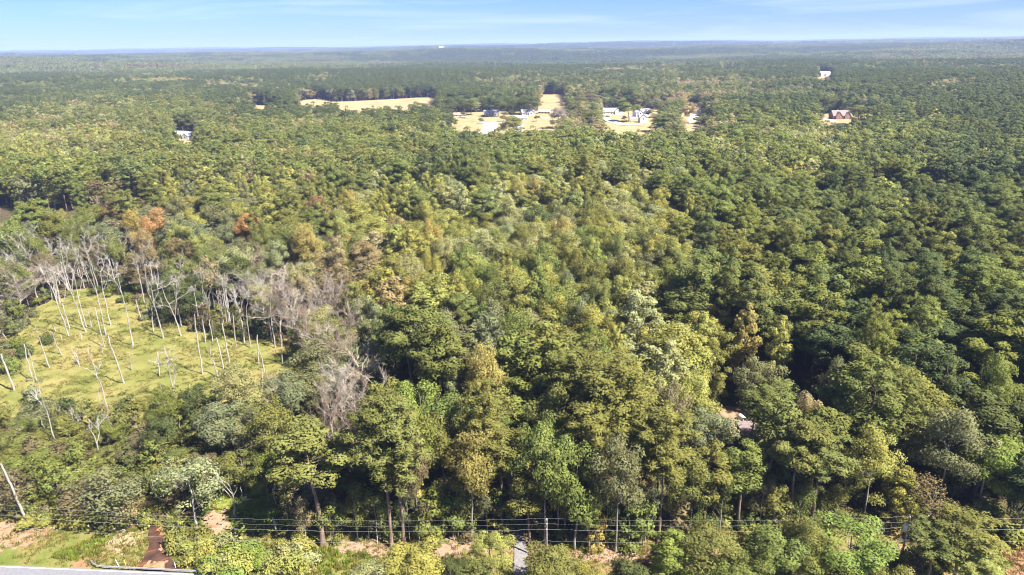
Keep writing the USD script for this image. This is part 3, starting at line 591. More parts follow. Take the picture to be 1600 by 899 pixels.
# crowns that stand out in the canopy
for a in (('oak', 244, 352, 40, 'orange', 'pale orange tree at the far side of the marsh, right of a tan one'), ('oak', 212, 346, 34, 'golden', 'golden tree left of the pale orange one at the far side of the marsh'), ('oak', 228, 376, 36, 'tan', 'tan tree in front of the pale orange one at the far side of the marsh'), ('oak', 389, 352, 42, 'orange', 'bright orange tree in the green canopy beyond the marsh'),
          ('oak', 500, 328, 40, 'rust red', 'rust red tree standing alone in green canopy'), ('light', 172, 330, 34, 'rust red', 'small reddish thin tree among white dead trunks'), ('light', 326, 424, 40, 'tan', 'tan brown small tree at the wooded rim of the marsh'),
          ('oak', 284, 390, 46, 'brownish', None), ('oak', 300, 322, 38, 'golden', 'small golden crown just beyond the pale orange tree'), ('oak', 812, 302, 40, 'golden', 'golden yellow crown, left of a pair in mid canopy'), ('oak', 838, 300, 24, 'golden', 'small bright yellow crown, right of a pair in mid canopy'),
          ('oak', 548, 314, 34, 'golden', 'small golden crown left of centre'), ('oak', 624, 356, 36, 'tan', 'soft tan crown among yellow green ones left of centre'), ('oak', 572, 398, 46, 'tan', 'large tan brown crown left of centre'),
          ('bare', 1340, 398, 44, 'mauve grey', 'smaller of two bare mauve trees in the dark pine stand'), ('bare', 1410, 402, 62, 'mauve grey', 'larger of two bare mauve trees in the dark pine stand'), ('bare', 1076, 236, 40, 'mauve grey', 'bare mauve tree below the houses'), ('bare', 1102, 234, 34, 'mauve grey', 'second bare mauve tree below the houses, the right one'),
          ('light', 955, 440, 36, 'rust red', 'small reddish brown crown right of centre'), ('oak', 824, 512, 44, 'tan', 'small tan golden crown at picture centre'), ('light', 692, 522, 46, 'tan', 'thin tan crown next to a dark pine'),
          ('oak', 762, 580, 66, 'golden', 'golden topped large tree behind the wood edge'), ('poplar', 1056, 455, 32, 'yellow green', None), ('poplar', 1166, 525, 38, 'golden', None), ('poplar', 1216, 545, 44, 'yellow green', None),
          ('poplar', 1098, 538, 50, 'yellow green', 'broad yellow green upright tree at the foot of the pine stand'), ('poplar', 1085, 575, 50, 'yellow green', None), ('poplar', 978, 425, 34, 'pale green', None), ('poplar', 926, 425, 48, 'bright green', 'bright green pointed tree right of centre'), ('poplar', 793, 428, 26, 'yellow green', None),
          ('bare', 566, 580, 84, 'ashen grey', 'largest bare ashen tree, in front of dark green crowns'), ('bare', 536, 545, 60, 'mauve grey', None), ('bare', 592, 636, 60, 'ashen grey', None), ('bare', 560, 632, 50, 'mauve grey', None), ('bare', 652, 446, 44, 'mauve grey', None), ('bare', 522, 458, 52, 'mauve grey', None), ('bare', 430, 468, 62, 'mauve grey', 'large mauve twiggy tree at the right rim of the marsh'),
          ('bare', 505, 530, 60, 'ashen grey', None), ('bare', 530, 600, 60, 'ashen grey', None), ('bare', 455, 470, 50, 'ashen grey', None), ('bare', 478, 500, 54, 'mauve grey', None), ('bare', 545, 495, 50, 'mauve grey', None),
          ('bare', 498, 462, 50, 'ashen grey', None),  ('bare', 515, 640, 54, 'mauve grey', None), ('pine', 612, 520, 66, 'deep green', 'dark rounded pine beside bare grey trees'), ('oak', 850, 345, 58, 'dark green', 'large dark green rounded crown below the golden pair'),
          ('light', 1334, 634, 50, 'brownish', None), ('light', 1385, 606, 52, 'brownish', None), ('oak', 1186, 590, 80, 'grey green', 'grey green rounded tree above the red dirt pad'), ('oak', 1298, 606, 48, 'grey green', None), ('oak', 1252, 655, 50, 'tan', 'tan yellow low tree right of the red dirt pad'),
          ('oak', 1085, 620, 84, 'yellow green', 'round yellow green tree left of the red dirt pad'), ('oak', 1040, 640, 70, 'brownish', None), ('oak', 715, 640, 100, 'mid green', None), ('oak', 655, 625, 84, 'bright green', None), ('oak', 940, 590, 76, 'mid green', None), ('oak', 870, 640, 90, 'olive green', None),
          ('light', 660, 540, 34, 'golden', None), ('oak', 430, 395, 44, 'pale green', None), ('oak', 370, 405, 60, 'pale green', None), ('oak', 590, 500, 50, 'pale green', 'pale frosted crown beside mauve bare trees'), ('oak', 1375, 545, 40, 'mid green', None), ('poplar', 1537, 470, 40, 'golden', 'golden tree alone in the dark pines on the right'),
          ('oak', 1540, 310, 60, 'yellow green', None), ('oak', 640, 305, 50, 'mid green', None), ('oak', 745, 380, 60, 'pale green', None), ('light', 700, 345, 40, 'mauve grey', None), ('oak', 880, 365, 44, 'golden', None), ('oak', 675, 375, 46, 'golden', None), ('oak', 480, 375, 50, 'golden', None), ('oak', 530, 345, 46, 'olive green', None),
          ('oak', 654, 166, 38, 'dark green', 'round dark tree standing in the edge of the dry field'), ('oak', 606, 172, 22, 'dark green', 'small round tree in front of the dry field'), ('oak', 912, 152, 50, 'brownish', 'big brownish tree between the two houses groups beside the middle field'),
          ('oak', 825, 158, 46, 'dark green', 'tall dark tree behind the grey roofed house'), ('oak', 778, 162, 38, 'dark green', 'round dark tree behind the white house'), ('oak', 700, 160, 30, 'dark green', None), ('oak', 735, 158, 26, 'deep green', None), ('oak', 872, 178, 32, 'mauve grey', 'purplish dark tree among the houses'), ('oak', 795, 190, 36, 'olive green', 'tree covering the driveway of the white house'),
          ('oak', 1038, 182, 44, 'olive green', 'big olive tree covering the corner of the largest white house'), ('oak', 984, 168, 34, 'mid green', None), ('oak', 925, 178, 34, 'deep green', None), ('oak', 1078, 168, 24, 'tan', 'bare tan round tree on pale lawn'), ('oak', 1344, 172, 34, 'olive green', 'round tree right of the brick house'), ('oak', 1290, 158, 34, 'dark green', None), *[('oak', x, y, w, c, None) for x, y, w, c in ((752, 186, 9, 'deep green'), (787, 182, 12, 'olive green'), (839, 183, 9, 'deep green'), (800, 176, 12, 'dark green'), (726, 177, 12, 'olive green'), (864, 190, 12, 'olive green'), (944, 190, 10, 'deep green'), (976, 184, 10, 'dark green'), (1016, 174, 16, 'dark green'), (1024, 190, 14, 'olive green'), (1072, 190, 12, 'tan'), (1088, 186, 10, 'deep green'), (940, 170, 14, 'deep green'), (886, 170, 16, 'deep green'), (1282, 184, 10, 'olive green'), (1336, 187, 12, 'olive green'))], ('oak', 1325, 152, 40, 'dark green', None)):
    by_crown(*a[:5], label=a[5], h=rng_h(a) if a[3] < 17 and a[0] == 'oak' else 20 if a[0] == 'bare' and a[1] < 620 and a[2] > 440 else 23.5 if a[4] in ('orange', 'rust red', 'golden') and a[2] > 250 and a[0] != 'light' else None)

# what grows where: places in the photograph, and the mixture of trees there
CTRL = [  # px, py, {kind: share}, {kind: tones}, height factor
    (150, 190, 'oak4 poplar3 pine3', 'tan olive_green yellow_green pale_green', 'deep_green', 1), (60, 290, 'oak6 poplar2 pine2', 'yellow_green olive_green yellow_green', 'mid_green', 1), (250, 230, 'oak4 pine5 poplar1', 'olive_green yellow_green grey_green', 'deep_green olive_green', 1),
    (420, 230, 'oak5 pine4 poplar2', 'yellow_green olive_green tan', 'deep_green mid_green', 1), (600, 235, 'pine6 oak4', 'pale_green yellow_green olive_green', 'mid_green deep_green olive_green', 1), (850, 235, 'pine6 oak3 poplar1', 'yellow_green pale_green', 'mid_green olive_green', 1), (720, 275, 'pine7 poplar2 oak1', 'pale_green yellow_green', 'deep_green dark_green', 1.1),
    (1080, 250, 'pine5 oak4 poplar2', 'pale_green yellow_green grey_green', 'mid_green deep_green', 1), (1250, 240, 'oak5 pine3 poplar3', 'pale_green yellow_green grey_green', 'mid_green', 1), (1450, 240, 'pine6 poplar3 oak1', 'yellow_green', 'deep_green dark_green', 1), (1560, 320, 'pine8 poplar1', 'yellow_green', 'deep_green dark_green', 1),
    (1350, 350, 'pine8 oak1 poplar1', 'grey_green yellow_green', 'deep_green mid_green dark_green', 1), (1200, 330, 'pine6 oak3 poplar1', 'grey_green olive_green', 'deep_green mid_green', 1), (1350, 470, 'pine9 bare0.2', 'olive_green', 'deep_green mid_green dark_green', 1.05), (1500, 520, 'pine9 oak1', 'olive_green', 'deep_green dark_green mid_green', 1.05),
    (1170, 470, 'pine6 oak2 poplar2', 'grey_green olive_green', 'deep_green olive_green', 1.05), (1080, 500, 'poplar6 oak3 pine1', 'yellow_green pale_green olive_green yellow_green', 'olive_green', 1), (1000, 390, 'oak6 poplar4', 'olive_green grey_green yellow_green mid_green', 'deep_green', 1), (1000, 320, 'oak6 poplar3 pine1', 'yellow_green pale_green olive_green', 'olive_green', 1),
    (850, 420, 'oak6 poplar4 light0.4', 'olive_green grey_green mid_green yellow_green', 'deep_green', 1), (720, 440, 'oak5 poplar4 light0.6', 'yellow_green olive_green mid_green', 'deep_green', 1), (800, 330, 'oak6 poplar3', 'pale_green yellow_green olive_green', 'deep_green', 1), (600, 400, 'oak4 poplar3 light2', 'tan yellow_green olive_green golden brownish', 'olive_green', 0.95),
    (640, 340, 'oak4 poplar4 light1', 'yellow_green olive_green yellow_green pale_green', 'olive_green', 1), (500, 420, 'bare3 light4 oak4', 'brownish tan grey_green olive_green', 'olive_green', 0.85), (500, 510, 'bare4 oak6', 'grey_green pale_green olive_green', 'olive_green', 0.85), (400, 420, 'oak5 bare3 light2', 'grey_green pale_green mid_green', 'olive_green', 0.85), (180, 370, 'bare4 oak5 light2', 'grey_green brownish olive_green', 'olive_green', 0.8),
    (50, 350, 'bare4 oak6', 'grey_green mid_green olive_green', 'olive_green', 0.85), (60, 460, 'oak5 bare3 light2', 'mid_green brownish dark_green', 'olive_green', 0.5), (300, 440, 'bare2 oak5 light1', 'dark_green mid_green grey_green', 'dark_green', 0.75), (330, 330, 'oak7 poplar3', 'olive_green yellow_green grey_green', 'olive_green', 1), (450, 310, 'oak6 pine2 poplar2', 'olive_green yellow_green', 'deep_green', 1),
    (700, 530, 'oak6 pine2 poplar2', 'olive_green mid_green grey_green', 'deep_green', 1), (850, 560, 'oak6 poplar3 light0.5', 'yellow_green olive_green mid_green', 'olive_green', 1), (950, 620, 'oak6 pine3', 'mid_green yellow_green olive_green', 'olive_green', 1), (640, 690, 'pine5 oak5', 'mid_green olive_green', 'olive_green deep_green', 1.05), (800, 720, 'pine4 oak6', 'mid_green olive_green', 'olive_green', 1.05),
    (1050, 690, 'oak6 pine3 light0.6', 'brownish olive_green yellow_green', 'olive_green', 1), (1220, 700, 'pine5 poplar4 oak2', 'yellow_green olive_green', 'olive_green mid_green', 1), (1250, 610, 'oak5 light2 pine2', 'grey_green brownish olive_green', 'deep_green', 0.95), (1420, 680, 'oak7 poplar2 pine1', 'olive_green grey_green yellow_green', 'deep_green', 1), (1550, 660, 'oak6 pine3', 'brownish dark_green mid_green', 'dark_green', 1), (1150, 620, 'oak7 poplar2', 'olive_green grey_green', 'olive_green', 0.95),
    (540, 640, 'oak5 bare3', 'olive_green grey_green dark_green', 'dark_green', 0.9), (60, 700, 'oak5 light3', 'olive_green mid_green brownish', 'olive_green', 0.38), (250, 720, 'oak5 light3', 'dark_green olive_green brownish', 'olive_green', 0.34), (400, 700, 'oak6 light2 bare0.5', 'olive_green pale_green grey_green', 'olive_green', 0.36), (470, 650, 'oak4 bare4', 'olive_green grey_green', 'olive_green', 0.6),
    (480, 780, 'oak5 pine2', 'dark_green olive_green', 'olive_green', 0.6),
    (150, 130, 'pine5 oak6', 'olive_green pale_green tan yellow_green', 'dark_green deep_green', 1), (420, 150, 'pine5 oak5', 'olive_green pale_green tan', 'dark_green', 1), (620, 135, 'pine8 oak2', 'olive_green', 'dark_green', 1.1), (850, 130, 'pine4 oak6', 'olive_green pale_green brownish tan', 'dark_green deep_green', 1), (1100, 140, 'oak6 pine4', 'olive_green grey_green tan', 'dark_green deep_green', 1.05), (1300, 140, 'oak5 pine5', 'mid_green olive_green grey_green', 'dark_green', 1.1), (1520, 160, 'pine7 oak3', 'dark_green mid_green', 'dark_green', 1.15), (1500, 120, 'oak5 pine5', 'olive_green grey_green tan', 'dark_green', 1),
    (100, 105, 'oak5 pine5', 'olive_green grey_green mid_green', 'dark_green', 1), (500, 115, 'oak5 pine5', 'olive_green pale_green tan', 'dark_green', 1), (850, 105, 'oak5 pine5', 'olive_green pale_green tan', 'dark_green', 1), (1200, 100, 'oak5 pine5', 'olive_green grey_green brownish', 'dark_green', 1), (1500, 95, 'oak5 pine5', 'olive_green grey_green tan', 'dark_green', 1)]
CP = np.array([c[:2] for c in CTRL], float)
def mixture(c):
    import re
    return [(re.match(r'[a-z]+', w)[0], float(re.search(r'[\d.]+', w)[0])) for w in c[2].split()]
MIX = [(mixture(c), [t.replace('_', ' ') for t in c[3].split()], [t.replace('_', ' ') for t in c[4].split()], c[5]) for c in CTRL]

# trunks of the dead stand: foot, bends and top in the photograph
def region(ox, oy, s, *pts):
    return [(ox + x / s, oy + y / s) for x, y in pts]
a1 = lambda *p: region(0, 440, 4.085, *p)
b1 = lambda *p: region(230, 440, 4.085, *p)
c1 = lambda *p: region(0, 560, 2.653, *p)
d1 = lambda *p: region(0, 300, 5.62, *p)
e1 = lambda *p: region(230, 740, 5.655, *p)
DEAD = [  # (points from foot to top, radius in m, branches [(from, ..., tip)], twigs, label)
    (a1((97, 705), (48, 580), (5, 465)), 0.42, [], 0, 'thick pale leaning snag with a flat broken top at the left edge of the marsh'), (a1((238, 650), (215, 560), (175, 428)), 0.2, [a1((205, 480), (190, 455), (180, 470))], 0, 'right one of a pair of thin snags beside the thick leaning snag'), (a1((218, 652), (180, 520), (150, 400)), 0.17, [], 0, 'left one of a pair of thin snags beside the thick leaning snag'),
    (a1((318, 560), (290, 480), (262, 390), (222, 280)), 0.26, [a1((228, 300), (235, 292))], 0, 'dark sided leaning snag with a bend, behind the pair of thin snags'), (a1((397, 476), (360, 410), (332, 325)), 0.17, [], 0, None), (a1((358, 330), (338, 278)), 0.24, [], 0, 'short stout stump on the left part of the marsh'),
    (a1((440, 360), (410, 260), (375, 170), (340, 60), (300, 0)), 0.3, [a1((340, 60), (370, -30), (380, -60)), a1((330, 40), (290, -10), (270, -60))], 30, None), (a1((447, 312), (420, 220), (395, 130), (360, 40), (340, -20)), 0.26, [a1((400, 150), (420, 60), (410, 0))], 20, None),
    (a1((550, 328), (520, 250), (488, 150), (450, 60), (405, -60)), 0.34, [a1((480, 130), (460, 30), (470, -40)), a1((440, 40), (380, -20), (360, -70))], 50, 'stout white dead tree, left of a close pair at the far marsh edge'), (a1((553, 298), (525, 200), (490, 60), (470, -70)), 0.26, [a1((500, 100), (520, 10), (525, -40))], 40, 'slimmer white dead tree, right of a close pair at the far marsh edge'),
    (a1((585, 302), (575, 240), (563, 172)), 0.16, [], 0, None), (a1((682, 355), (660, 270), (640, 170), (600, 0), (575, -90)), 0.36, [a1((630, 120), (680, 10), (690, -60)), a1((610, 50), (560, -40), (540, -90))], 60, 'tall white dead tree with rising limbs in the middle of the far marsh edge'), (a1((708, 290), (685, 190), (655, 50), (640, -60)), 0.28, [], 20, None),
    (a1((660, 470), (650, 440), (640, 395)), 0.24, [], 0, 'short stump at the middle of the marsh'), (a1((668, 425), (640, 310), (605, 165)), 0.14, [], 0, None), (a1((850, 425), (830, 310), (812, 200), (780, 80), (745, -60)), 0.3, [a1((790, 110), (750, 20), (700, -40))], 40, 'tall leaning white dead tree, farthest out into the marsh grass'),
    (a1((907, 262), (885, 190), (868, 115)), 0.22, [], 0, None), (a1((948, 235), (925, 140), (892, -20), (880, -100)), 0.3, [], 20, None), (a1((1047, 374), (1015, 250), (985, 150), (965, 30)), 0.36, [a1((985, 150), (940, 60), (935, 10)), a1((990, 140), (1010, 70), (1005, 20)), a1((975, 80), (1060, 30), (1100, 0))], 90, 'twiggy topped dead tree with a thick double trunk at the marsh rim'),
    (a1((980, 336), (972, 240), (970, 165)), 0.17, [], 0, None), (a1((795, 662), (760, 560), (725, 460), (698, 390), (690, 345)), 0.22, [], 0, 'slim curved snag in the middle of the marsh, casting a long shadow'), (a1((845, 578), (835, 520), (822, 455)), 0.12, [], 0, None), (a1((1022, 615), (1012, 530), (1003, 450)), 0.16, [], 0, None),
    (a1((700, 895), (665, 720), (620, 600), (590, 520), (572, 465)), 0.27, [a1((605, 600), (560, 560), (510, 545), (480, 480)), a1((625, 590), (628, 560))], 6, 'tall forked white snag near the front of the marsh'), (a1((685, 895), (645, 800), (625, 700)), 0.22, [a1((640, 790), (650, 775))], 0, 'shorter twin stem beside the tall forked white snag'),
    (a1((510, 542), (498, 500), (486, 466)), 0.2, [], 0, 'short pale stump left of the tall forked white snag'), (a1((526, 392), (514, 330)), 0.2, [], 0, None), (a1((398, 387), (388, 343)), 0.22, [], 0, None), (a1((52, 392), (30, 350), (-5, 305)), 0.28, [], 0, 'thick leaning stump at the left picture edge above the marsh'),
    (a1((1062, 842), (1040, 730), (1022, 650)), 0.3, [a1((1045, 770), (1015, 740))], 0, 'thick pale stump with a side stub at the near marsh edge'), (b1((185, 800), (165, 700), (145, 590), (118, 462)), 0.32, [b1((170, 690), (178, 610), (165, 540)), b1((150, 610), (110, 540), (85, 520)), b1((135, 540), (140, 500))], 50, 'dead tree with several thin upright stems at the front of the marsh'),
    (b1((220, 360), (190, 260), (160, 190), (120, 110), (95, 40)), 0.34, [b1((175, 220), (185, 130), (190, 40)), b1((150, 170), (110, 150), (90, 155)), b1((185, 140), (230, 90), (260, 70))], 110, 'spreading twiggy dead tree with a forked trunk at the marsh rim'),
    (b1((358, 605), (340, 490), (318, 350), (300, 210)), 0.22, [], 0, 'tall thin straight snag, left of the group on the right part of the marsh'), (b1((376, 402), (365, 330), (352, 245)), 0.24, [], 0, None), (b1((405, 472), (398, 392)), 0.16, [], 0, None), (b1((465, 670), (445, 580), (420, 510), (388, 466)), 0.36, [b1((430, 540), (425, 470), (420, 460))], 0, 'thick split snag with a slanting broken top in the right part of the marsh'),
    (b1((505, 642), (480, 520), (443, 358)), 0.26, [], 0, 'straight snag just right of the thick split one'), (b1((535, 584), (510, 430), (478, 266)), 0.27, [], 0, 'tall straight snag with a thick top, rightmost of the group in the marsh'), (b1((566, 572), (566, 536)), 0.14, [], 0, None), (b1((712, 542), (706, 450), (700, 342)), 0.2, [], 0, None),
    (b1((750, 590), (735, 500), (712, 425)), 0.26, [b1((720, 450), (705, 440))], 0, 'reddish brown snag at the right end of the marsh'), (b1((735, 692), (732, 560)), 0.2, [], 0, 'dark stump standing below the reddish brown snag'), (b1((622, 402), (605, 270), (585, 170), (555, 100)), 0.28, [b1((598, 210), (610, 120), (640, 80)), b1((590, 180), (560, 130), (545, 120))], 120, 'dead tree with a broom of pale twigs at the marsh rim'),
    (b1((662, 436), (648, 330), (632, 225), (640, 110)), 0.22, [], 70, None), (b1((570, 422), (558, 320), (546, 200)), 0.17, [], 0, None), (b1((820, 432), (800, 300), (785, 180), (790, 20)), 0.28, [b1((790, 230), (740, 200), (700, 180)), b1((788, 150), (830, 80), (850, 30)), b1((790, 120), (750, 60), (720, 10)), b1((795, 250), (850, 270), (890, 260))], 260, None),
    (b1((275, 722), (268, 655)), 0.1, [], 0, None), (b1((300, 892), (280, 830), (263, 778)), 0.38, [], 0, 'broad broken stump at the near marsh edge by dark vines'), (b1((320, 892), (312, 850), (304, 800)), 0.22, [], 0, None), (b1((864, 542), (858, 436)), 0.14, [], 0, None), (b1((420, 392), (408, 320), (394, 245)), 0.16, [], 0, None),
    (c1((258, 450), (235, 370), (208, 270), (175, 160)), 0.26, [c1((190, 210), (165, 180), (150, 165))], 16, 'leaning white snag rising from the scrub below the marsh'), (c1((118, 694), (90, 627), (60, 560), (32, 500), (5, 438)), 0.3, [], 0, 'leaning pale trunk beside the bare clay at the left picture edge'), (c1((432, 480), (412, 400), (395, 330), (375, 298)), 0.22, [c1((405, 360), (412, 310), (408, 285))], 14, 'broken grey snag in scrub left of the creek'),
    (c1((975, 662), (972, 620), (965, 568)), 0.42, [c1((968, 590), (945, 560), (920, 535), (890, 545)), c1((950, 570), (935, 530), (905, 500)), c1((940, 555), (948, 520)), c1((970, 600), (1000, 590))], 6, 'thick grey trunk with a broken Y of white limbs by the meadow'), (c1((1147, 722), (1130, 660)), 0.15, [], 0, None), (c1((918, 716), (920, 690), (915, 675)), 0.2, [c1((920, 690), (935, 668))], 0, 'low white forked stump on the meadow edge'),
    (e1((1148, 290), (1120, 200), (1110, 130)), 0.13, [], 0, None), (c1((322, 332), (310, 280), (298, 235)), 0.14, [c1((310, 290), (325, 260))], 20, None), (e1((1150, 520), (1120, 400)), 0.13, [], 0, None),
    (d1((285, 790), (245, 640), (210, 520), (170, 390)), 0.3, [d1((250, 670), (200, 560), (130, 430)), d1((265, 720), (180, 620), (70, 560)), d1((275, 750), (330, 640), (370, 590)), d1((240, 620), (240, 500), (230, 430)), d1((160, 600), (110, 520), (20, 400))], 150, 'white many stemmed dead tree like a fan at the left of the dead stand'),
    (d1((405, 672), (360, 540), (318, 430), (285, 360), (310, 320)), 0.26, [d1((320, 430), (280, 370), (260, 350))], 30, None), (d1((485, 408), (465, 330), (440, 220)), 0.26, [d1((470, 350), (500, 280), (520, 230))], 120, None), (d1((655, 425), (630, 370), (570, 305)), 0.26, [d1((650, 400), (660, 340), (655, 285)), d1((640, 380), (690, 330), (730, 290))], 90, None),
    (d1((912, 335), (890, 230), (850, 140), (805, 85)), 0.26, [d1((890, 230), (880, 150), (860, 90)), d1((895, 250), (920, 160), (945, 105)), d1((900, 300), (850, 230), (810, 190))], 110, 'cluster of white dead stems behind the dead stand, left of the reddish tree'),
    (d1((1250, 890), (1225, 760), (1195, 640), (1182, 560)), 0.28, [d1((1225, 770), (1180, 730), (1140, 690))], 20, None), (d1((262, 270), (245, 220), (200, 150)), 0.24, [d1((255, 245), (275, 200), (275, 150)), d1((250, 230), (225, 230), (215, 190))], 110, None), (d1((1385, 225), (1370, 180), (1340, 105)), 0.24, [d1((1372, 190), (1385, 140), (1390, 100))], 120, 'pale twiggy dead tree right above the pale orange tree'),
    (d1((870, 890), (855, 800), (815, 690), (790, 600), (740, 480)), 0.28, [d1((820, 700), (855, 660), (850, 620)), d1((790, 610), (770, 540), (800, 470))], 110, None), (d1((790, 850), (770, 760), (720, 640), (690, 560)), 0.26, [d1((740, 680), (700, 660), (670, 560))], 100, None), (d1((640, 890), (610, 820), (580, 720), (550, 600), (530, 480)), 0.3, [d1((570, 680), (590, 600), (585, 520)), d1((600, 780), (560, 760))], 130, None),
    (d1((1040, 895), (1010, 780), (975, 650), (930, 560), (870, 530)), 0.26, [d1((975, 650), (960, 590), (900, 590))], 90, None), (d1((120, 895), (100, 820), (60, 780), (30, 760)), 0.2, [d1((100, 830), (130, 800), (160, 790)), d1((95, 810), (80, 750))], 60, None), (d1((470, 895), (450, 820), (405, 790)), 0.2, [d1((450, 820), (470, 770))], 20, None)]

dead_px = []
def build_dead(i, rec):
    pts, r, br, twigs, label = rec
    rng = np.random.default_rng(9000 + i)
    foot = at(*pts[0]); d0 = math.hypot(foot[0], foot[1]); out = np.array([foot[0], foot[1], 0]) / d0
    def on_plane(p, extra=0.0):                                # the upright plane through the foot, square to the view
        d = ray(*p); t = (d0 + extra) / (d @ out)
        return EYE + d * t - foot
    trunk = np.array([on_plane(p, e) for p, e in zip(pts, np.concatenate([[0], np.cumsum(rng.normal(0, 0.25, len(pts) - 1))]))])
    trunk[0] = 0; base = trunk[0] - [0, 0, 0.3]
    if len(trunk) > 2:
        tt = np.linspace(0, len(trunk) - 1, 3 * len(trunk)); trunk = np.stack([np.interp(tt, np.arange(len(trunk)), trunk[:, k]) for k in range(3)], 1) + rng.normal(0, 0.05, (len(tt), 3)) * [1, 1, 0]
    trunk = np.vstack([base, trunk]); n = len(trunk)
    tip = 0.62 if not br and not twigs else 0.22
    r = 0.1 + 0.42 * r
    rad = r * (1 - (1 - tip) * np.linspace(0, 1, n) ** 0.9)
    rad[0] *= 1.3; rad[1] *= 1.12
    t = thing('dead_tree', foot)
    obj('trunk', tube(trunk, rad, 7), BARK['dead'], t, smooth=50)
    ends = [(trunk[-1], unit(trunk[-1] - trunk[-2]))]
    for b in br:
        w = np.array([on_plane(p, e) for p, e in zip(b, np.concatenate([[0], np.cumsum(rng.normal(0, 0.8, len(b) - 1))]))])
        k = int(np.argmin(np.linalg.norm(trunk - w[0], axis=1))); w[0] = trunk[k]
        obj('branch', tube(w, np.linspace(max(rad[k] * 0.6, 0.07), 0.05, len(w)), 5), BARK['dead'], t, smooth=50)
        ends += [(w[-1], unit(w[-1] - w[-2])), (0.5 * (w[-1] + w[-2]), unit(w[-1] - w[-2]))]
    if twigs:
        lim, tips = [], []
        for p, dr in ends:
            for _ in range(3):
                e = p + unit(dr + rng.normal(0, 0.55, 3) + [0, 0, 0.15]) * rng.uniform(1.0, 2.4)
                lim.append(tube([p, 0.5 * (p + e) + rng.normal(0, 0.1, 3), e], [0.07, 0.05, 0.025], 4, False)); tips += [(e, unit(e - p)), (0.5 * (p + e), unit(e - p))]
        k = rng.integers(0, len(tips), twigs * 3); m_ = len(k)
        P = np.array([tips[q][0] for q in k]); D = unit(np.array([tips[q][1] for q in k]) * 0.8 + rng.normal(0, 0.5, (m_, 3)) + [0, 0, 0.2]); E = P + D * rng.uniform(0.5, 1.6, (m_, 1))
        side = unit(np.cross(D, rng.normal(size=(m_, 3)))) * 0.03
        v = np.stack([P - side, P + side, E], 1).reshape(-1, 3); q = np.arange(m_)[:, None] * 3
        tag(obj('twigs', cat_(lim + [(v, q + [0, 1, 2])]), BARK['dead'], t), kind='stuff')
    ht = trunk[-1][2]
    ang = math.degrees(math.atan2(np.hypot(*(trunk[-1] - trunk[1])[:2]), ht)) if ht > 0 else 0
    look = ('tall ' if ht > 11 else 'short ' if ht < 4.5 else '') + ('leaning ' if ang > 12 else '') + ('twiggy grey dead tree' if twigs > 60 else 'forked white dead tree' if br else 'bare white snag')
    mid = pix(foot + trunk[n // 2])
    dead_px.append((t, label, look, mid[0], mid[1]))
    return t
for i, rec in enumerate(DEAD):
    build_dead(i, rec)

village = ring_terrain([(684, 206), (692, 172), (838, 168), (1112, 168), (1114, 206)])
# haze: pale even air round everything
def haze():
    v, f = box(-17500, 17500, -17500, 17500, -60, 140)
    mt = usdkit.material(stage, '/World/Looks/haze', {'v': ('principled_volume', {'color': (0.48, 0.62, 1.0), 'density': HAZE, 'anisotropy': 0.0})}, [], volume='v.volume')
    tag(obj('haze', (v, f), mt), kind='stuff')
HAZE = 0.92e-4

# ------------------------------------------------------------------ scatter the closed canopy round the placed trees
forest_poly = Polygon(list(front_g + [0, 1.5]) + [(420, 330), (300, 330), (-300, 330), (-420, 330)])
clear = shapely.union_all([marsh.buffer(2.0), meadow, dirt_view, dirt.buffer(1.0), drive.buffer(2.6)] + [p for p in fields.values()] + [p for p in yards.values()])
shapely.prepare(clear)
front_y = lambda x: np.interp(x, front_g[:, 0], front_g[:, 1])
def scatter(d0, d1, step, seed, half=43.0):
    rng = np.random.default_rng(seed)
    t = math.tan(math.radians(half)); xs = np.arange(-d1 * t - step, d1 * t + step, step); ys = np.arange(d0, d1, step * 0.87)
    X, Y = np.meshgrid(xs, ys); X = X + (np.arange(len(ys)) % 2)[:, None] * step * 0.5
    X = X.ravel() + rng.uniform(-0.36, 0.36, X.size) * step; Y = Y.ravel() + rng.uniform(-0.36, 0.36, Y.size) * step
    ok = (np.abs(X) < t * Y + 14) & (Y > front_y(X) + 2.5) & (np.hypot(X, Y) >= d0) & (np.hypot(X, Y) < d1)
    X, Y = X[ok], Y[ok]
    ok = ~contains_xy(clear, X, Y)
    return X[ok], Y[ok], rng
def choose(X, Y, rng):
    """kind, tone and size factor of each tree, from the mixtures around its place in the photograph"""
    P = pix(np.stack([X, Y, terrain(X, Y) + 17], -1))
    P[:, 0] += rng.normal(0, 38, len(X)) ; P[:, 1] += rng.normal(0, 22, len(X)) * np.clip((P[:, 1] - 60) / 300, 0.1, 1)
    D = np.hypot(P[:, None, 0] - CP[None, :, 0], (P[:, None, 1] - CP[None, :, 1]) * 1.5); near = D.argmin(1)
    out = []
    q = np.stack([X, Y, 0 * X], -1)
    u = np.stack([np.clip(0.5 + (meshkit.fbm(q / 34.0 + 3.3, 2, 51) - 0.5) * 1.5 + (meshkit.fbm(q / np.array([150.0, 110.0, 1]) + 5.3, 2, 53) - 0.5) * 1.3 + rng.normal(0, 0.17, len(X)), 0, 0.999), np.clip(0.5 + (meshkit.fbm(q / 26.0 + 9.1, 2, 52) - 0.5) * 1.9 + rng.normal(0, 0.22, len(X)), 0, 0.999)], 1)
    for k, (a, b) in zip(near, u):
        mix, tb, tp, hf = MIX[k]
        tot = sum(w for _, w in mix); acc = 0
        for kind, w in mix:
            acc += w / tot
            if a <= acc: break
        tn = tp if kind == 'pine' else tb
        tone = tn[min(int(b * len(tn)), len(tn) - 1)]
        if kind == 'bare': tone = ('mauve grey', 'ashen grey')[int(b * 2) % 2]
        out.append((kind, tone, hf))
    return out

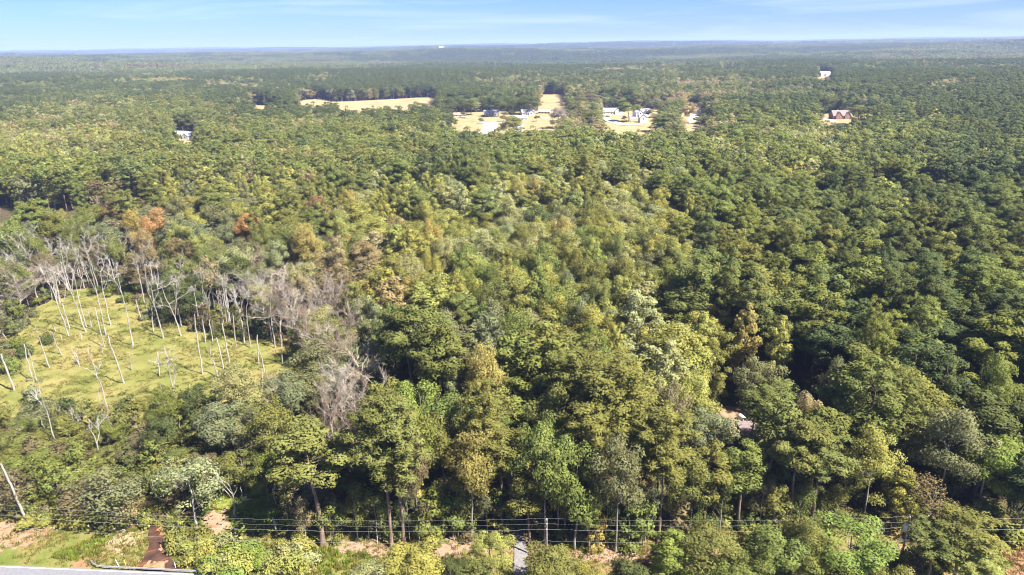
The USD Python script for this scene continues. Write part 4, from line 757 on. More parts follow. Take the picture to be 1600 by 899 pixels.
rng = np.random.default_rng(31)
stand = Polygon(np.array([at(x, y)[:2] for x, y in ((-10, 400), (60, 395), (150, 410), (230, 430), (300, 455), (345, 480), (420, 505), (440, 540), (350, 532), (262, 512), (215, 468), (160, 448), (60, 490), (-10, 470))]))
PROTO['dead'] = ('dead_tree', 'dead')
n_ = 0
while n_ < 125:
    x, y = rng.uniform(stand.bounds[0], stand.bounds[2]), rng.uniform(stand.bounds[1], stand.bounds[3])
    if contains_xy(stand, x, y):
        n_ += 1; add_tree('dead', x, y, rng.uniform(10, 20), rng.uniform(2.4, 4.6), 'ashen grey', var=(1, 3, 4, 1, 0, 3)[n_ % 6])
placed = np.array([(t['x'], t['y'], t['w'] / 2) for t in trees])
X, Y, rng = scatter(80, 330, 7.1, 5)
for x, y, (kind, tone, hf) in zip(X, Y, choose(X, Y, rng)):
    w = {'dead': 4, 'pine': 8.8, 'oak': 9.8, 'poplar': 7.8, 'light': 8.4, 'bare': 8.6}[kind] * rng.uniform(0.62, 1.42)
    h = {'pine': 24.5, 'oak': 19.5, 'poplar': 21.5, 'light': 17, 'bare': 16.5}[kind] * rng.uniform(0.74, 1.18)
    if hf < 0.8: w *= 0.5 + 0.5 * hf
    dd = np.hypot(placed[:, 0] - x, placed[:, 1] - y)
    if (dd < 0.62 * placed[:, 2] + 0.28 * w * 0.5 + 0.4).any(): continue
    add_tree(kind, x, y, h * hf, w, tone)
# bushes and saplings along the wood edge, round the marsh and in the scrub
def fringe(line, n, spread, seed, kinds=('shrub', 'shrub', 'sapling'), tones=('dark green', 'mid green', 'olive green', 'yellow green', 'brownish'), skip=None):
    rng = np.random.default_rng(seed); L = LineString(line)
    for _ in range(n):
        p = L.interpolate(rng.random(), normalized=True); x, y = p.x + rng.normal(0, spread), p.y + rng.normal(0, spread)
        k = kinds[int(rng.integers(len(kinds)))]
        if skip and skip[0] < pix((x, y, 0))[0] < skip[1]: continue
        if contains_xy(creek.buffer(0.5), x, y) or contains_xy(drive.buffer(0.6), x, y): continue
        s = rng.uniform(0.7, 1.5)
        add_tree(k, x, y, (2.2 if k == 'shrub' else 7.0) * s, (3.2 if k == 'shrub' else 3.2) * s, tones[int(rng.integers(len(tones)))])
fringe(front_g[5:] + [0, 3.5], 150, 1.6, 21)
fringe(front_g[1:6] + [0, 2.0], 52, 1.6, 22, skip=(296, 476), kinds=('shrub', 'shrub', 'shrub', 'sapling'), tones=('olive green', 'brownish', 'yellow green', 'mid green'))
fringe(ground([(20, 505), (62, 480), (115, 452), (215, 460), (262, 505), (335, 522), (420, 524), (488, 545), (500, 600)]), 80, 2.2, 23, tones=('dark green', 'mid green', 'brownish', 'grey green'))
fringe(ground([(0, 670), (60, 672), (180, 685), (260, 668), (330, 660), (420, 652), (480, 636)]), 70, 2.0, 24, tones=('olive green', 'grey green', 'brownish', 'dark green'))
fringe(ground([(10, 720), (100, 735), (200, 750), (280, 760), (300, 790)]), 60, 3.5, 25, tones=('dark green', 'mid green', 'brownish', 'olive green'))
fringe(ground([(335, 880), (360, 890), (400, 880), (430, 892), (455, 880), (470, 895)]), 40, 1.6, 26, kinds=('shrub',), tones=('yellow green', 'yellow green', 'pale green', 'bright green'))
fringe(ground([(345, 862), (360, 852), (300, 856), (282, 848)]), 8, 1.0, 27, kinds=('shrub',), tones=('yellow green', 'olive green'))
fringe(ground([(285, 866), (300, 856), (320, 874), (305, 884)]), 10, 0.8, 28, kinds=('shrub',), tones=('yellow green', 'golden', 'olive green'))
fringe(ground([(1380, 875), (1430, 890), (1480, 880), (1560, 880)]), 14, 1.0, 29, kinds=('shrub',), tones=('brownish', 'olive green', 'yellow green'))
fringe(ground([(-20, 500), (10, 520), (30, 510), (0, 560), (20, 590)]), 26, 2.0, 33, tones=('dark green', 'mid green', 'grey green', 'brownish'))
fringe(ground([(215, 645), (250, 650), (300, 630), (130, 655), (60, 655)]), 10, 1.2, 30, kinds=('shrub',), tones=('grey green', 'olive green', 'brownish'))
for (x, y, tone, w) in ((75, 540, 'dark green', 4.5), (42, 560, 'dark green', 5), (20, 585, 'mid green', 5), (30, 545, 'mid green', 4.5), (188, 475, 'dark green', 3), (232, 655, 'dark green', 2.4), (405, 566, 'olive green', 2.2), (440, 600, 'dark green', 3)):
    p = at(x, y); add_tree('shrub', p[0], p[1], 0.7 * w, w, tone, True)

# what shows: nearer crowns hide farther ones
def visible_pixels():
    S = 0.5; Wd, Hd = 800, 450
    P = np.array([(t['x'], t['y'], t['z'] + 0.0) for t in trees]); order = np.argsort(np.hypot(P[:, 0], P[:, 1]))
    depth = np.zeros((Hd, Wd), bool); vis = np.zeros(len(trees)); ctr = np.zeros((len(trees), 2))
    frac = {'pine': (0.78, 0.26), 'oak': (0.66, 0.33), 'poplar': (0.62, 0.37), 'light': (0.66, 0.32), 'bare': (0.64, 0.34), 'dead': (0.6, 0.4), 'shrub': (0.5, 0.5), 'sapling': (0.55, 0.45)}
    for i in order:
        t = trees[i]; c, hz = frac[t['kind']]
        q = pix((t['x'], t['y'], t['z'] + t['h'] * c)); ctr[i] = q[:2]
        rx, ry = t['w'] * 0.46 * F / q[2] * S, (t['h'] * hz * 0.9 + t['w'] * 0.16) * F / q[2] * S
        cx, cy = q[0] * S, q[1] * S
        x0, x1, y0, y1 = int(max(cx - rx, 0)), int(min(cx + rx + 1, Wd)), int(max(cy - ry, 0)), int(min(cy + ry + 1, Hd))
        if x1 <= x0 or y1 <= y0: continue
        yy, xx = np.mgrid[y0:y1, x0:x1]; e = ((xx - cx) / rx) ** 2 + ((yy - cy) / ry) ** 2 < 1
        new = e & ~depth[y0:y1, x0:x1]; vis[i] = new.sum() / S / S
        if t['kind'] not in ('bare', 'light', 'dead'): depth[y0:y1, x0:x1] |= e
    return vis, ctr
vis, ctr = visible_pixels()
LIMIT = 290
chosen = set()
for kind in PROTO:
    ids = [i for i, t in enumerate(trees) if t['kind'] == kind and vis[i] > (150 if kind not in ('shrub', 'sapling') else 40)]
    ids.sort(key=lambda i: -vis[i] - 1e6 * bool(trees[i]['label']))
    chosen |= set(ids[:LIMIT])

ONES = 'zero one two three four five six seven eight nine ten eleven twelve thirteen fourteen fifteen sixteen seventeen eighteen nineteen'.split()
TENS = 'zero ten twenty thirty forty fifty sixty seventy eighty ninety'.split()
def word(n):
    n = int(n)
    if n >= 100: return 'hundred'
    return ONES[n] if n < 20 else TENS[n // 10] + ('-' + ONES[n % 10] if n % 10 else '')
LOOK = {'pine': lambda t: ('tall ' if t['h'] > 27 else 'short ' if t['h'] < 21 else '') + ('broad ' if t['w'] > 8.6 else 'narrow ' if t['w'] < 6.4 else '') + t['tone'] + ' pine',
        'oak': lambda t: ('small ' if t['h'] < 11 else 'broad ' if t['w'] > 11 else '') + 'rounded ' + t['tone'] + ' tree', 'poplar': lambda t: ('slender ' if t['w'] < 6.6 else '') + 'upright ' + t['tone'] + ' tree',
        'light': lambda t: 'sparse ' + t['tone'] + ' tree', 'bare': lambda t: ('broad ' if t['w'] > 8.5 else '') + 'leafless ' + t['tone'] + ' tree', 'dead': lambda t: ('tall ' if t['h'] > 15 else 'low ' if t['h'] < 11.5 else '') + 'thin grey dead tree', 'shrub': lambda t: t['tone'] + ' shrub', 'sapling': lambda t: 'young ' + t['tone'] + ' tree'}
GROUP = {'pine': 'pines of the woods', 'oak': 'rounded broadleaf trees of the woods', 'poplar': 'upright broadleaf trees of the woods', 'light': 'sparse crowned trees', 'bare': 'leafless trees in the woods', 'dead': 'dead trees of the marsh', 'shrub': 'shrubs along the wood edge and the marsh', 'sapling': 'young trees along the wood edge'}
said = set()
def place_words(x, y, look, n=1):
    """where in the photograph: percent across from the left edge and down from the top"""
    px, py = x / 16.0, y / 8.99
    for a, b in ((0, 0), (0, 1), (1, 0), (1, 1), (0, -1), (-1, 0), (2, 0), (0, 2)):
        s = f'{look}, {word(np.clip(round(px) + a, 1, 99))} percent across and {word(np.clip(round(py) + b, 0, 99))} percent down the photo'
        if s not in said:
            said.add(s); return s
    s = f'{look}, between neighbours, {word(np.clip(round(px), 0, 99))} percent across, {word(np.clip(round(py), 0, 99))} percent down'
    said.add(s); return s
MARKS = [(48, 580, 'the thick leaning snag in the marsh'), (160, 620, 'the tall forked white snag in the marsh'), (300, 590, 'the slim stemmed dead tree at the front of the marsh'), (1160, 655, 'the red dirt pad'), (1375, 400, 'the two bare mauve trees among the pines'), (825, 301, 'the golden pair of crowns'),
         (244, 352, 'the pale orange tree beyond the marsh'), (389, 352, 'the bright orange tree beyond the marsh'), (500, 328, 'the rust red tree'), (1412, 840, 'the utility pole with the transformer'), (806, 840, 'the gravel path'), (245, 850, 'the creek'), (1088, 236, 'the two bare mauve trees below the houses'), (1312, 178, 'the brick house'),
         (1003, 180, 'the largest white house'), (768, 180, 'the white house with the broad driveway'), (600, 166, 'the long dry field'), (864, 157, 'the middle dry field'), (1537, 470, 'the golden tree alone among the pines'), (1460, 690, 'the huge grey green tree on the right'), (288, 215, 'the blue grey roofed house on the left'), (368, 790, 'the broken trunk by the meadow'),
         (70, 775, 'the leaning pale trunk by the bare clay'), (630, 740, 'the biggest pine of the wood edge'), (495, 740, 'the olive pine at the left end of the wood edge'), (612, 520, 'the dark rounded pine beside bare trees'), (560, 580, 'the palest clump of bare trees'), (85, 640, 'the leaning white snag in the scrub')]
def beside(x, y, look, used_up):
    """which side of a landmark, for the tree of its look that stands nearest there"""
    for d, mx, my, what in sorted((math.hypot(x - a, (y - b) * 1.3), a, b, c) for a, b, c in MARKS):
        if d > 135 or d < 14: break
        dx, dy = x - mx, (y - my) * 1.3
        side = ('just left of ' if dx < 0 else 'just right of ') if abs(dx) > abs(dy) else ('just beyond ' if dy < 0 else 'just in front of ')
        s = f'{look} {side}{what}'
        if s not in used_up and len(s.split()) <= 16: return s
    return None
near_first = sorted(chosen, key=lambda i: min(math.hypot(ctr[i][0] - a, (ctr[i][1] - b) * 1.3) for a, b, _ in MARKS))
for i in near_first:
    t = trees[i]
    if not t['label']:
        t['label'] = beside(*ctr[i], LOOK[t['kind']](t), said)
        if t['label']: said.add(t['label']); t['fresh'] = True
for i in sorted(chosen, key=lambda i: np.hypot(trees[i]['x'], trees[i]['y'])):
    t = trees[i]; name, _ = PROTO[t['kind']]
    p = thing(name, (t['x'], t['y'], t['z']), t['rz'], (t['sx'], t['sx'], t['sz']))
    p.GetReferences().AddInternalReference(CLASS[t['kind']][t['v']][0]); p.SetInstanceable(True)
    bind(p, LEAF[t['tone']])
    lab = t['label'] if t['label'] and (t.get('fresh') or t['label'] not in said) else place_words(*ctr[i], LOOK[t['kind']](t)); said.add(lab)
    tag(p, lab, {'shrub': 'shrub'}.get(t['kind'], 'tree'), GROUP[t['kind']])
for p, lab, look, x, y in dead_px:
    tag(p, lab or place_words(x, y, look), 'tree', 'dead trees of the marsh')

# ------------------------------------------------------------------ the rest of the woods, out to the horizon: one mass
inst = [(t['kind'], t['v'], t['x'], t['y'], t['z'], t['sx'], t['sx'], t['sz'], t['rz'], t['tone']) for i, t in enumerate(trees) if i not in chosen]
X, Y, rng = scatter(330, 2100, 7.2, 6, 40.0)
Z = terrain(X, Y) - 0.1
for x, y, z, (kind, tone, hf) in zip(X, Y, Z, choose(X, Y, rng)):
    if kind in ('bare', 'light') and rng.random() < 0.6: kind, tone = 'oak', 'tan'
    k2 = {'pine': 'far_pine', 'oak': 'far_oak', 'poplar': 'far_poplar', 'light': 'far_oak', 'bare': 'bare'}[kind]
    low = contains_xy(village, x, y)
    if low and rng.random() < 0.35: continue
    v = int(rng.integers(len(CLASS[k2]))); ph, pr = CLASS[k2][v][1:]
    w = {'pine': 9.8, 'oak': 11.6, 'poplar': 9.2, 'light': 9, 'bare': 8.5}[kind] * rng.uniform(0.66, 1.42); h = {'pine': 23, 'oak': 19.5, 'poplar': 21, 'light': 17, 'bare': 16}[kind] * rng.uniform(0.86, 1.12) * (rng.uniform(0.4, 0.8) if low else 1)
    inst.append((k2, v, x, y, z, w / 2 / pr, w / 2 / pr, h / ph, rng.uniform(0, 6.28), tone))
# undergrowth between the trunks
Xu, Yu, rng = scatter(80, 190, 3.6, 8)
for x, y in zip(Xu, Yu):
    k2 = 'sapling' if rng.random() < 0.3 else 'shrub'; v = int(rng.integers(len(CLASS[k2]))); s = rng.uniform(0.5, 1.3)
    inst.append((k2, v, x, y, -0.05, s, s, s, rng.uniform(0, 6.28), ('dark green', 'deep green', 'mid green', 'olive green', 'brownish')[int(rng.integers(5))]))
protos, where = {}, {}
fo = UsdGeom.PointInstancer.Define(stage, '/World/forest')
def proto(key, cls, tone):
    if key not in protos:
        path = f'/World/forest/kinds/{key}'
        q = UsdGeom.Xform.Define(stage, path).GetPrim(); q.GetReferences().AddInternalReference(cls); bind(q, LEAF[tone])
        protos[key] = (len(protos), path)
    return protos[key][0]
pi_, pos, sc, rot = [], [], [], []
for k, v, x, y, z, sx, sy, sz, a, tone in inst:
    pi_.append(proto(f'{k}_{v}_{tone.replace(" ", "_")}', CLASS[k][v][0], tone)); pos.append((x, y, z)); sc.append((sx, sy, sz)); rot.append(a)
# far off the crowns merge: patches of canopy
def patch(seed, size=70.0, n=80):
    rng = np.random.default_rng(seed); parts, NN = [], []
    for i in range(n):
        r, h = rng.uniform(3.0, 5.0), rng.uniform(12, 27)
        k = 46; q = sphere_dirs(k, rng, -0.5); c = q * [r, r, h * 0.34] + [rng.uniform(0, size) - size / 2, rng.uniform(0, size) - size / 2, h * 0.62]
        v, f, nn = cards(c, q + [0, 0, 0.2] + rng.normal(0, 0.4, (k, 3)), 3.0, rng, 0.8, out=q)
        NN.append(nn)
        parts.append((v, f))
    return (*cat_(parts), np.vstack(NN))
for i in range(4):
    stage.CreateClassPrim(f'/World/_class_patch_{i}')
    pv = patch(700 + i); cm = usdkit.mesh(stage, f'/World/_class_patch_{i}/canopy', pv[:2])
    cm.CreateNormalsAttr(Vt.Vec3fArray.FromNumpy(pv[2].astype(np.float32))); cm.SetNormalsInterpolation('vertex')
for d0, d1, size in ((2080, 6000, 62.0), (5900, 15500, 150.0)):
    rng = np.random.default_rng(int(d0)); t = math.tan(math.radians(40))
    ys = np.arange(d0 * 0.7, d1, size); xs = np.arange(-d1 * t, d1 * t, size); X, Y = np.meshgrid(xs, ys); X = X.ravel() + rng.uniform(-0.2, 0.2, X.size) * size; Y = Y.ravel() + rng.uniform(-0.2, 0.2, Y.size) * size
    r = np.hypot(X, Y); ok = (r > d0) & (r < d1) & (np.abs(X) < t * Y); X, Y = X[ok], Y[ok]; Z = terrain(X, Y) - 1
    big = meshkit.fbm(np.stack([X, Y, 0 * X], -1) / np.array([900, 420, 1.0]), 3, 44) + rng.normal(0, 0.10, len(X))
    for x, y, z, b in zip(X, Y, Z, big):
        tone = 'dark green' if b < 0.55 else 'deep green' if b < 0.68 else 'mid green' if b < 0.75 else 'olive green' if b < 0.8 else 'brownish'
        v = int(rng.integers(4)); s = size / 62.0
        pi_.append(proto(f'patch_{v}_{tone.replace(" ", "_")}', f'/World/_class_patch_{v}', tone)); pos.append((x, y, z)); sc.append((s, s, s if s < 2 else 1.4)); rot.append(int(rng.integers(4)) * math.pi / 2)
fo.CreatePrototypesRel().SetTargets([p for _, p in sorted(protos.values())])
fo.CreateProtoIndicesAttr(Vt.IntArray.FromNumpy(np.array(pi_, np.int32)))
fo.CreatePositionsAttr(Vt.Vec3fArray.FromNumpy(np.array(pos, np.float32)))
fo.CreateScalesAttr(Vt.Vec3fArray.FromNumpy(np.array(sc, np.float32)))
ra = np.array(rot)
fo.CreateOrientationsAttr(Vt.QuathArray([Gf.Quath(float(math.cos(a / 2)), 0.0, 0.0, float(math.sin(a / 2))) for a in ra]))
haze()
tag(fo.GetPrim(), 'mixed pine and broadleaf woods stretching away to the horizon', 'woods', kind='stuff')
print('trees', len(trees), 'individual', len(chosen), 'forest', len(pos), 'protos', len(protos))

# ------------------------------------------------------------------ grass
def tuft(seed, n, h, spread, lean, wd):
    rng = np.random.default_rng(seed)
    a = rng.uniform(0, 6.28, n); p = np.stack([np.cos(a), np.sin(a), 0 * a], 1) * rng.uniform(0, spread, (n, 1))
    hh = h * rng.uniform(0.6, 1.2, (n, 1)); out = np.stack([np.cos(a), np.sin(a), 0 * a], 1)
    tip = p + out * hh * 0.4 * rng.uniform(0.2, 1, (n, 1)) + np.array([lean, lean * 0.4, 1.0]) * hh
    b = rng.uniform(0, 6.28, n); side = np.stack([np.cos(b), np.sin(b), 0 * b], 1) * wd
    mid = 0.5 * (p + tip) + [0, 0, 0.12 * h]
    v = np.stack([p - side, p + side, mid + side * 0.8, tip, mid - side * 0.8], 1).reshape(-1, 3); i = np.arange(n)[:, None] * 5
    return v, np.vstack([i + [0, 1, 2], i + [0, 2, 4], i + [4, 2, 3]])
def grass(name, label, polys, per_m2, mats, height, seed, lift, lean=0.15, avoid=None, keep=None, spread=0.45, wd=0.04):
    rng = np.random.default_rng(seed); pts = []
    for poly in polys:
        x0, y0, x1, y1 = poly.bounds; n = int((x1 - x0) * (y1 - y0) * per_m2)
        x, y = rng.uniform(x0, x1, n), rng.uniform(y0, y1, n); ok = contains_xy(poly, x, y)
        if avoid is not None: ok &= ~contains_xy(avoid, x, y)
        pts.append(np.stack([x[ok], y[ok]], 1))
    pts = np.vstack(pts)
    if keep is not None:
        pts = pts[keep(pts, rng)]
    g = UsdGeom.PointInstancer.Define(stage, f'/World/{name}'); paths = []
    for i, mt in enumerate(mats):
        for j in range(3):
            path = f'/World/{name}/kinds/tuft_{i}_{j}'; UsdGeom.Xform.Define(stage, path)
            usdkit.mesh(stage, path + '/blades', tuft(seed + 7 * i + j, 15, height, spread, lean, wd), mt); paths.append(path)
    n = len(pts); g.CreatePrototypesRel().SetTargets(paths)
    g.CreateProtoIndicesAttr(Vt.IntArray.FromNumpy(rng.integers(0, len(paths), n).astype(np.int32)))
    g.CreatePositionsAttr(Vt.Vec3fArray.FromNumpy(np.column_stack([pts, np.full(n, lift)]).astype(np.float32)))
    sc = rng.uniform(0.55, 1.35, n); g.CreateScalesAttr(Vt.Vec3fArray.FromNumpy(np.column_stack([sc, sc, sc]).astype(np.float32)))
    a = rng.normal(0, 0.5, n); g.CreateOrientationsAttr(Vt.QuathArray([Gf.Quath(float(math.cos(t / 2)), 0.0, 0.0, float(math.sin(t / 2))) for t in a]))
    tag(g.GetPrim(), label, 'grass', kind='stuff')
blade = {k: leaf_mat('blade_' + k, c, trans=0.6) for k, c in (('lime', (0.13, 0.165, 0.026)), ('straw', (0.19, 0.155, 0.06)), ('olive', (0.125, 0.125, 0.032)), ('gold', (0.22, 0.17, 0.045)))}
marsh_low = marsh_w.buffer(2)
grass('marsh_grass', 'long yellow green marsh grass in wind swept tussocks', [marsh_low], 2.6, [marsh_mat, marsh_mat], 0.5, 61, 0.28, lean=-0.35, keep=lambda p, r: (meshkit.fbm(np.stack([p[:, 0] * 0.22, p[:, 1] * 0.5, 0 * p[:, 0]], -1), 3, 3) + r.normal(0, 0.1, len(p))) > 0.48, spread=0.5, wd=0.05)
lush = Polygon(ground([(455, 846), (500, 858), (545, 862), (590, 874), (560, 905), (420, 905), (440, 870)]))
greens = Polygon(ground([(70, 872), (150, 842), (110, 824), (200, 830), (234, 832), (226, 868), (200, 882), (130, 880)]))
no_grass = shapely.union_all([creek.buffer(0.2), Polygon([(p[0], p[1]) for p in strip(-9, 0.6, 0)[0][:4]]), drive.buffer(0.3)])
grass('verge_grass', 'patchy green and straw coloured grass on the roadside strip', [verge_poly.intersection(Polygon([(-90, 70), (95, 70), (95, 110), (-90, 110)]))], 4.2, [blade['straw'], blade['olive'], blade['olive']], 0.34, 62, 0.08, avoid=no_grass, keep=lambda p, r: (meshkit.fbm(np.stack([p[:, 0] * 0.13, p[:, 1] * 0.16, 0 * p[:, 0]], -1), 3, 8) + r.normal(0, 0.09, len(p))) > 0.45)
grass('lush_grass', 'bright lime green long grass on the roadside strip and meadow', [lush, greens, meadow], 3.4, [blade['lime'], blade['lime'], blade['olive']], 0.6, 63, 0.1, avoid=no_grass, keep=lambda p, r: (meshkit.fbm(np.stack([p[:, 0] * 0.2, p[:, 1] * 0.24, 0 * p[:, 0]], -1), 3, 18) + r.normal(0, 0.1, len(p))) > 0.42, spread=0.5, wd=0.06)

# ------------------------------------------------------------------ power line
def simple(name, col, rough=0.6, metal=0.0):
    return usdkit.material(stage, f'/World/Looks/{name}', {'p': ('principled_bsdf', {'base_color': col, 'roughness': rough, 'metallic': metal})}, [], surface='p.BSDF')
wire_m, can_m, glass_m = simple('aluminium_wire', (0.42, 0.42, 0.42), 0.5, 0.0), simple('grey_enamel', (0.55, 0.57, 0.60), 0.4), simple('porcelain', (0.62, 0.60, 0.58), 0.3)
LINE_H = [0.0, -0.55, -1.55, -3.85]
def pole(px, py, h, label, full):
    b = at(px, py, 0, True); t = thing('utility_pole', b)
    obj('pole', tube([(0, 0, -0.3), (0, 0, h * 0.5), (0, 0, h)], [0.17, 0.15, 0.12], 10), wood, t, smooth=50)
    obj('pin_insulator', tube([(0, 0, h), (0, 0, h + 0.16), (0, 0, h + 0.3)], [0.05, 0.1, 0.03], 8), glass_m, t)
    for dz in LINE_H[1:3]:
        obj('spool_insulator', tube([(0, -0.14, h + dz), (0, -0.3, h + dz)], [0.07, 0.07], 8), glass_m, t)
    if full:
        c = obj('transformer', tube([(-0.42, -0.1, h - 2.2), (-0.42, -0.1, h - 2.15), (-0.42, -0.1, h - 1.2), (-0.42, -0.1, h - 1.1)], [0.26, 0.29, 0.29, 0.2], 14), can_m, t, smooth=40)
        for s in (-0.1, 0.1):
            obj('bushing', tube([(-0.42 + s, -0.1, h - 1.12), (-0.42 + s, -0.1, h - 0.85)], [0.05, 0.035], 6), glass_m, c)
        obj('cutout_arm', tube([(0, 0, h - 0.45), (0.75, -0.15, h - 1.35)], [0.05, 0.05], 6), glass_m, t)
        obj('crossarm', box(-1.15, 0.55, -0.2, -0.1, h - 3.95, h - 3.82), can_m, t)
        obj('guy_wire', tube([(0, 0, h - 0.5), (-2.6, -0.3, 0)], [0.028, 0.028], 5), wire_m, t)
    tag(t, label, 'utility pole', 'poles of the power line')
    return b + [0, 0, h]
tops = [at(-40, 862, 0, True) + [0, 0, 9.4], pole(854, 880, 8.0, 'plain dark utility pole in front of the wood edge near the gravel path', False),
        pole(1406, 881, 8.4, 'utility pole with a grey transformer, crossarm and guy wire', True), at(1700, 884, 0, True) + [0, 0, 8.2]]
for k, (dz, r, lab) in enumerate(zip(LINE_H, (0.006, 0.006, 0.010, 0.0075), ('topmost thin wire of the power line across the wood edge', 'second wire from the top of the power line', 'thicker third wire of the power line', 'lowest wire of the power line, well below the others'))):
    pts = []
    for a, b in zip(tops[:-1], tops[1:]):
        u = np.linspace(0, 1, 17)[:-1, None]; pts.append(a + (b - a) * u + np.array([0, -0.2 if k in (1, 2) else 0, dz + (0.25 if k == 0 else 0)]) - np.array([0, 0, 1.0]) * 0.75 * 4 * u * (1 - u) * (np.linalg.norm(b - a) / 60) ** 2)
    pts = np.vstack(pts + [tops[-1:][0][None] + [0, 0, dz]])
    tag(obj('power_wire', tube(pts, r, 5, False), wire_m), lab, 'wire', 'wires of the power line')

# ------------------------------------------------------------------ small things
def log(p0, p1, r, label, mat=BARK['dead']):
    a, b = at(*p0, 0.3, True), at(*p1, 0.3, True); a[2] = b[2] = r
    t = thing('fallen_log', a); v = b - a; rng = np.random.default_rng(int(p0[0]))
    pts = np.array([v * u for u in np.linspace(0, 1, 9)]) + rng.normal(0, 0.12, (9, 3)) * [1, 1, 0.3]
    obj('trunk', tube(pts, np.linspace(r, r * 0.5, 9), 7), mat, t, smooth=50)
    for u in (0.3, 0.6, 0.8):
        s = v * u; obj('branch_stub', tube([s, s + [rng.uniform(-0.5, 0.5), 0.5, rng.uniform(0.4, 1.0)]], [r * 0.4, 0.03], 5), mat, t)
    tag(t, label, 'log')
log((112, 821), (196, 829), 0.24, 'long pale fallen log lying at the foot of the scrub left of the creek'); log((158, 692), (201, 684), 0.28, 'brown fallen log in the scrub at the near edge of the marsh', BARK['pine'])
log((430, 607), (372, 617), 0.13, 'thin pale fallen log on the grass at the right part of the marsh')
hp = at(1160, 656, 0.55, True); hut = thing('shelter', (hp[0], hp[1], 0.5), 0.3)
ang = np.linspace(0, math.pi, 11); arc = np.stack([0.6 * np.cos(ang), 0 * ang, 1.0 * np.sin(ang)], 1)
sv = np.vstack([arc + [0, -0.9, 0], arc + [0, 0.9, 0], arc * 0.93 + [0, -0.9, 0], arc * 0.93 + [0, 0.9, 0]]); sf = []
for k in range(10):
    for o, q in ((0, 11), (22, 33)): sf += [(o + k, q + k, q + k + 1), (o + k, q + k + 1, o + k + 1)]
    sf += [(k, k + 1, 22 + k + 1), (k, 22 + k + 1, 22 + k)]
obj('shell', (sv, np.array(sf)), plast['white'], hut, smooth=40)
bk = np.vstack([[0, 0.85, 0.4], arc * 0.95 + [0, 0.85, 0]]); obj('back_wall', (bk, np.array([(0, k, k + 1) for k in range(1, 11)] + [(0, 11, 1)])), plast['white'], hut)
obj('floor', box(-0.55, 0.55, -0.85, 0.84, 0.0, 0.05), plast['black'], hut)
tag(hut, 'small white arched object with a dark opening on the red dirt pad', 'shelter')
# ------------------------------------------------------------------ houses among the far trees
WALL = {'white': rough_mat('white_siding', (0.58, 0.57, 0.55), (0.66, 0.65, 0.63), 1.0), 'grey': rough_mat('grey_siding', (0.40, 0.41, 0.43), (0.48, 0.49, 0.5), 1.0), 'brick': rough_mat('brick_wall', (0.20, 0.10, 0.07), (0.30, 0.16, 0.11), 3.0), 'tan': rough_mat('tan_siding', (0.45, 0.36, 0.26), (0.54, 0.44, 0.33), 1.0)}
ROOF = {'grey': rough_mat('grey_shingles', (0.20, 0.20, 0.22), (0.30, 0.30, 0.32), 2.0), 'pale': rough_mat('pale_metal_roof', (0.44, 0.46, 0.50), (0.54, 0.56, 0.60), 0.6, rough=0.5), 'brown': rough_mat('brown_shingles', (0.17, 0.14, 0.13), (0.26, 0.22, 0.20), 2.0), 'tan': rough_mat('tan_roof', (0.42, 0.30, 0.20), (0.50, 0.38, 0.27), 1.5), 'rust': rough_mat('rusty_roof', (0.34, 0.15, 0.08), (0.42, 0.22, 0.13), 1.5)}
pane = usdkit.material(stage, '/World/Looks/window_pane', {'p': ('principled_bsdf', {'base_color': (0.03, 0.035, 0.045), 'roughness': 0.08})}, [], surface='p.BSDF')
door_m = simple('painted_door', (0.12, 0.06, 0.05))
def gable(x0, x1, y0, y1, z, rise, along='x', over=0.5, th=0.18):
    """two roof slopes with thickness"""
    if along == 'x':
        ym = (y0 + y1) / 2; P = [(x0 - over, y0 - over, z - 0.2), (x1 + over, y0 - over, z - 0.2), (x1 + over, ym, z + rise), (x0 - over, ym, z + rise), (x0 - over, y1 + over, z - 0.2), (x1 + over, y1 + over, z - 0.2)]
    else:
        xm = (x0 + x1) / 2; P = [(x0 - over, y1 + over, z - 0.2), (x0 - over, y0 - over, z - 0.2), (xm, y0 - over, z + rise), (xm, y1 + over, z + rise), (x1 + over, y1 + over, z - 0.2), (x1 + over, y0 - over, z - 0.2)]
    P = np.array(P, float); Q = P + [0, 0, th]; v = np.vstack([P, Q])
    quads = [(0, 1, 2, 3), (3, 2, 5, 4), (6, 9, 8, 7), (9, 10, 11, 8), (0, 6, 7, 1), (5, 11, 10, 4), (0, 3, 9, 6), (3, 4, 10, 9), (1, 7, 8, 2), (2, 8, 11, 5)]
    return v, np.array([t for a, b, c, d in quads for t in ((a, b, c), (a, c, d))])
def tri_wall(x0, x1, y, z, rise, axis='y'):
    xm = (x0 + x1) / 2
    a = np.array([(x0, y - 0.06, z), (x1, y - 0.06, z), (xm, y - 0.06, z + rise), (x0, y + 0.06, z), (x1, y + 0.06, z), (xm, y + 0.06, z + rise)])
    if axis == 'x': a = a[:, [1, 0, 2]]
    return a, np.array([(0, 1, 2), (3, 5, 4), (0, 3, 4), (0, 4, 1), (1, 4, 5), (1, 5, 2), (2, 5, 3), (2, 3, 0)])
